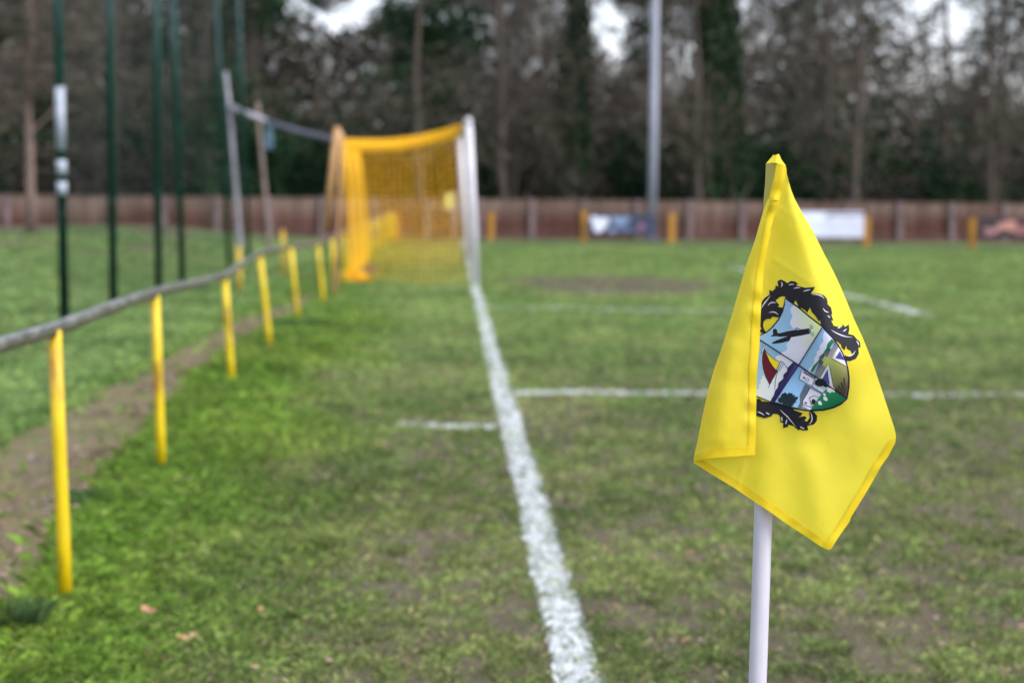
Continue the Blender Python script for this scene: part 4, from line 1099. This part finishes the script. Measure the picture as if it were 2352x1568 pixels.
for c_ in ([(243,360),(262,325),(285,295),(322,248)],[(298,338),(318,315),(345,308),(372,314)],[(308,396),(340,390),(368,398),(390,416)],[(411,130),(423,150),(414,178)],[(478,160),(500,152),(527,153)],[(520,189),(550,181),(582,181)],[(602,214),(635,204),(668,197)],[(678,240),(720,240),(760,252),(787,274)],[(776,358),(795,384),(826,395)],[(815,420),(828,432),(838,440)],
           [(846,545),(880,566),(930,590),(975,603),(1032,610)],[(903,530),(925,522)],[(948,557),(965,550),(980,535)],[(1062,640),(1078,658),(1087,682)],[(976,769),(1010,770),(1038,752),(1056,724)],[(226,515),(240,538)],
           [(206,1250),(235,1262),(268,1283)],[(283,1260),(312,1275)],[(403,1233),(430,1260),(470,1298),(505,1340),(540,1380)],[(463,1322),(452,1358)],[(578,1383),(612,1399)],[(654,1362),(676,1335),(680,1295),(666,1252)],[(418,1298),(421,1332)],[(560,1300),(520,1312),(480,1332)][:0]):
    if len(c_) > 1: stroke('plumes', curve(c_, 4) if len(c_) > 2 else c_, 9, (206,206,218), taper=len(c_) > 2)
SH = [(448,270),(560,350),(650,425),(770,520),(850,608),(903,675),(942,745),(972,815),(991,890),(1000,960),(998,1040),(983,1137),(930,1184),(860,1217),(780,1236),(670,1242),(560,1228),(500,1216),(400,1187),(300,1152),(170,1100),(175,1000),(190,800),(205,612),(222,604),(290,568),(345,518),(392,455),(425,390),(441,330)]
shape('shield', [(448,262),(562,343),(652,418),(775,514),(856,603),(910,671),(949,742),(979,813),(998,889),(1007,960),(1005,1042),(988,1142),(934,1191),(862,1225),(782,1244),(670,1250),(558,1236),(498,1224),(398,1195),(298,1160),(166,1108),(170,1000),(186,800),(200,612),(220,597),(286,562),(340,512),(386,451),(418,387),(434,330)], NAVY)
sk = 'shield'
A = [(450,280),(560,358),(648,432),(766,524),(563,842),(190,600),(225,602),(292,570),(348,522),(396,458),(430,392),(446,332)]
shape(sk, A, SKY, (150,192,222), (450,280), (300,600))
shape(sk, [(522,334),(560,358),(648,432),(766,524),(563,842),(520,815),(360,790),(362,782),(385,765),(412,762),(420,738),(448,730),(470,708),(460,680),(462,662),(482,648),(500,560),(522,540),(506,515),(490,500),(492,470),(504,448),(512,420),(496,395),(494,365),(504,345)], (216,216,230), (206,222,150), (540,560), (720,500))
shape(sk, [(322,602),(344,584),(341,548),(352,536),(366,536),(377,546),(383,572),(402,574),(465,558),(525,547),(530,532),(550,525),(575,534),(580,542),(655,532),(672,550),(669,577),(600,592),(500,610),(484,640),(420,657),(338,667),(334,656),(372,636),(432,614),(472,600),(402,605),(370,599),(346,603)], INK)
shape(sk, [(530,546),(534,534),(552,528),(572,537),(576,546)], (150,180,210)); stroke(sk, [(549,529),(547,548)], 4, INK)
shape(sk, [(655,533),(670,541),(672,565),(668,577),(656,573)], (120,122,132))
shape(sk, [(671,549),(676,541),(688,540),(698,551),(690,562),(676,562)], WHT)
shape(sk, [(668,538),(660,512),(668,500),(684,504),(692,522),(686,540)], (160,178,140)); shape(sk, [(676,564),(692,564),(700,585),(692,604),(678,596),(672,580)], (158,180,150))
# sailing boat quarter
Bq = [(170,612),(222,634),(563,850),(344,1170),(300,1154),(170,1102)]
shape(sk, Bq, (132,174,204), (150,190,212), (240,660), (240,1000))
shape(sk, [(360,785),(385,766),(412,762),(425,742),(522,822),(470,872),(440,836),(410,812),(395,822)], (216,216,230))
shape(sk, [(186,1090),(205,1088),(200,1060),(222,1055),(222,1020),(238,1008),(232,980),(250,968),(248,945),(262,938),(312,1022),(350,960),(384,905),(410,812),(440,833),(470,880),(464,905),(432,932),(432,966),(392,1000),(386,1040),(360,1070),(350,1112),(334,1132),(320,1160),(170,1100)], (208,214,214))
shape(sk, [(270,722),(300,758),(350,798),(398,822),(372,890),(340,860),(308,808)], (226,208,30))
shape(sk, [(264,702),(252,760),(248,820),(256,880),(278,950),(313,1020),(332,988),(360,940),(384,905),(345,862),(312,810),(288,752)], (92,24,40))
shape(sk, [(262,684),(238,748),(268,708)], (216,220,230)); stroke(sk, [(262,684),(250,715),(240,750)], 3.5, INK)
stroke(sk, curve([(262,700),(300,752),(350,795),(400,822)]), 4, NAVY)
for c_ in ([(411,812),(372,888)],[(440,835),(395,905)],[(411,812),(440,835),(470,882)],[(384,905),(366,970),(358,1060)],[(425,822),(385,898)],[(372,888),(384,905)],[(332,988),(302,1044)]): stroke(sk, c_, 4, (50,46,70))
shape(sk, [(522,820),(563,850),(344,1170),(322,1160),(336,1132),(350,1112),(362,1070),(386,1040),(392,1002),(432,966),(434,932),(464,905),(470,872)], (44,36,84), (110,100,160), (440,1000), (500,1030))
# quay quarter
Cq = [(770,530),(850,616),(898,680),(936,748),(965,817),(984,890),(992,960),(990,1040),(976,1130),(570,850)]
shape(sk, Cq, (136,176,214), (150,188,218), (760,560), (640,860))
shape(sk, [(792,556),(850,616),(868,640),(840,668),(800,740),(735,815),(690,900),(660,915),(648,898),(652,880),(672,865),(695,835),(698,810),(700,790),(722,762),(718,738),(748,715),(744,690),(758,668),(780,645),(775,615),(778,580)], (214,216,232))
shape(sk, [(850,622),(872,648),(840,690),(800,752),(745,812),(690,905),(664,908),(690,855),(728,818),(778,745),(806,700),(812,668)], (40,118,74))
shape(sk, [(860,700),(905,760),(960,830),(984,890),(992,960),(990,1040),(976,1130),(860,1050),(690,930),(740,880),(790,780)], (186,196,104), (92,82,70), (800,820), (950,1060))
for pg_, ca_, cb_ in (([(872,642),(908,688),(848,792),(816,768),(822,735),(858,700)], (84,84,92), (170,168,172)), ([(828,700),(842,712),(812,782),(780,765),(786,738),(808,742)], (60,60,66), (120,124,112)), ([(775,750),(790,764),(764,812),(746,800),(740,780)], (70,78,70), (100,108,90)), ([(748,806),(782,818),(770,850),(795,868),(735,962),(702,932),(720,880)], (50,50,58), (136,136,140))):
    shape(sk, pg_, ca_, cb_, pg_[0], pg_[3])
shape(sk, [(912,700),(938,748),(965,817),(980,862),(852,792)], WHT); shape(sk, [(922,726),(962,806),(884,786)], (74,70,142)); stroke(sk, [(852,792),(980,862)], 4, INK); stroke(sk, [(884,786),(962,806)], 4, INK)
shape(sk, [(814,846),(830,850),(866,1042),(834,1032),(828,1010),(812,888),(766,974),(748,962)], WHT); shape(sk, [(812,890),(766,974),(826,1012)], (84,82,152)); stroke(sk, [(814,846),(748,962)], 4, INK); stroke(sk, [(830,850),(866,1042)], 4, INK); stroke(sk, [(812,888),(830,1016)], 4, INK)
for p_ in ([(974,1128),(900,1030),(912,1024)],[(976,1126),(926,1000),(940,998)],[(978,1120),(950,960),(962,960)],[(970,1130),(880,1050),(890,1044)]): shape(sk, p_, (66,58,50))
# church quarter
Dq = [(563,858),(974,1140),(925,1178),(858,1210),(780,1229),(670,1234),(562,1220),(500,1208),(360,1168)]
shape(sk, Dq, (134,180,220), (146,190,224), (560,880), (420,1180))
shape(sk, [(622,1008),(668,1040),(596,1165),(606,1200),(590,1232),(552,1222),(576,1172),(572,1112)], (92,104,114))
shape(sk, [(590,893),(618,895),(715,948),(692,1010),(662,1022),(568,968)], WHT); shape(sk, [(612,897),(716,948),(702,970),(602,912)], (130,130,148))
shape(sk, [(664,1046),(700,1060),(768,1098),(745,1140),(692,1216),(670,1236),(590,1228),(602,1185),(600,1160),(640,1100)], (206,208,216)); shape(sk, [(592,1200),(640,1222),(640,1234),(588,1228)], (130,134,150))
shape(sk, [(692,1010),(662,1022),(776,1096),(790,1070)], (214,216,226)); shape(sk, [(716,950),(692,1010),(790,1070),(830,1030)], (196,200,214))
for c_ in ([(590,893),(568,968),(692,1040)],[(602,912),(702,970)],[(715,948),(680,1030)],[(664,1046),(768,1098)],[(662,1022),(776,1096)],[(664,1046),(600,1160),(602,1190),(690,1216)],[(660,1130),(700,1112),(752,1140),(700,1216)],[(660,1130),(664,1160),(690,1216)],[(568,968),(590,893),(618,895),(716,948)]): stroke(sk, c_, 4.5, (40,38,60))
shape(sk, [(606,948),(622,958),(616,970),(602,962)], INK); shape(sk, [(676,1160),(684,1142),(702,1144),(716,1164),(700,1192),(680,1180)], INK); shape(sk, [(618,1164),(640,1174),(636,1186),(616,1176)], (70,70,84))
stroke(sk, [(630,968),(645,966),(653,978),(646,990),(632,988),(625,978),(630,968)], 3.5, INK)
shape(sk, [(832,1028),(974,1138),(925,1178),(858,1210),(780,1229),(668,1235),(702,1190),(762,1100),(800,1060)], (40,140,88), (14,96,64), (800,1080), (840,1220))
def blob(cx, cy, rx_, ry_, n, seed, col):
    q = random.Random(seed); pts = []
    for k in range(n):
        an = 2*math.pi*k/n; s = q.uniform(.72, 1.08) if k % 2 else q.uniform(.9, 1.15); pts.append((cx+rx_*s*math.cos(an), cy+ry_*s*math.sin(an)))
    shape(sk, pts, col)
blob(474, 1146, 82, 58, 34, 4, (22,42,46)); shape(sk, [(480,1180),(500,1190),(504,1208),(478,1200)], (22,42,46)); blob(752, 1000, 50, 34, 26, 6, (24,40,44)); blob(800, 1026, 24, 16, 16, 7, (24,40,44))
for (gx, gy, s) in [(748,1178,1.0),(795,1140,1.1),(787,1104,.7),(828,1068,1.25),(858,1062,1.25)]:
    P_ = [(-16,-14),(-4,-20),(8,-14),(20,6),(10,20),(-14,8)]; shape(sk, [(gx+a_*s, gy+b_*s) for a_, b_ in P_], WHT)
stroke(sk, [(206,620),(222,630),(565,850),(800,1013),(982,1138)], 10, NAVY)
stroke(sk, [(770,522),(666,688),(565,850),(452,1015),(345,1172)], 10, NAVY)
for k_, (bm_, n_) in _crest.items():
    me = bpy.data.meshes.new(k_); bm_.to_mesh(me); bm_.free()
    o = link(k_, me, M['print'], mainp); o['label'] = {'plumes': 'black and white feathery plumes printed round the shield', 'shield': 'quartered shield with aircraft, sailing boat, quay and church'}[k_]
# specks and clinging grass bits
mb = MB()
for (x, y, a_, l_) in [(3106,1654,.9,9),(3100,1645,1.2,6),(2959,1648,.6,5),(3088,1962,1.5,7),(3086,1958,.3,4),(3198,1855,.8,5),(3172,1178,.4,4),(2713,1520,1.0,4),(2930,2010-60,.2,4)]:
    dx, dy = math.cos(a_)*l_, math.sin(a_)*l_
    q = [(x-dy*.1, y+dx*.1), (x+dx, y+dy), (x+dy*.1, y-dx*.1)]
    D_ = D_main if x > 2840 else D_flap
    mb.add([s2w(u, v, D_(u, v)+.0016) for u, v in q], [(0, 1, 2)])
M['speck'] = noisy('grass_speck', (.10,.12,.02,1), (.2,.16,.03,1), 50, .8)
mb.build('speck', M['speck'], mainp)
mb = MB()
for (x, y, r_) in [(2858,2440,2.2),(2852,2452,1.5),(2868,2425,1.3),(2861,2466,1.2),(2846,2476,1.4),(2856,2486,1.0)]:
    n = 8; z0 = s2w(x, y, .0146); rr_ = r_*MPP
    mb.add([z0]+[z0+Vector((math.cos(2*math.pi*k/n)*rr_*1.3, 0, math.sin(2*math.pi*k/n)*rr_)) for k in range(n)], [(0, 1+k, 1+(k+1) % n) for k in range(n)])
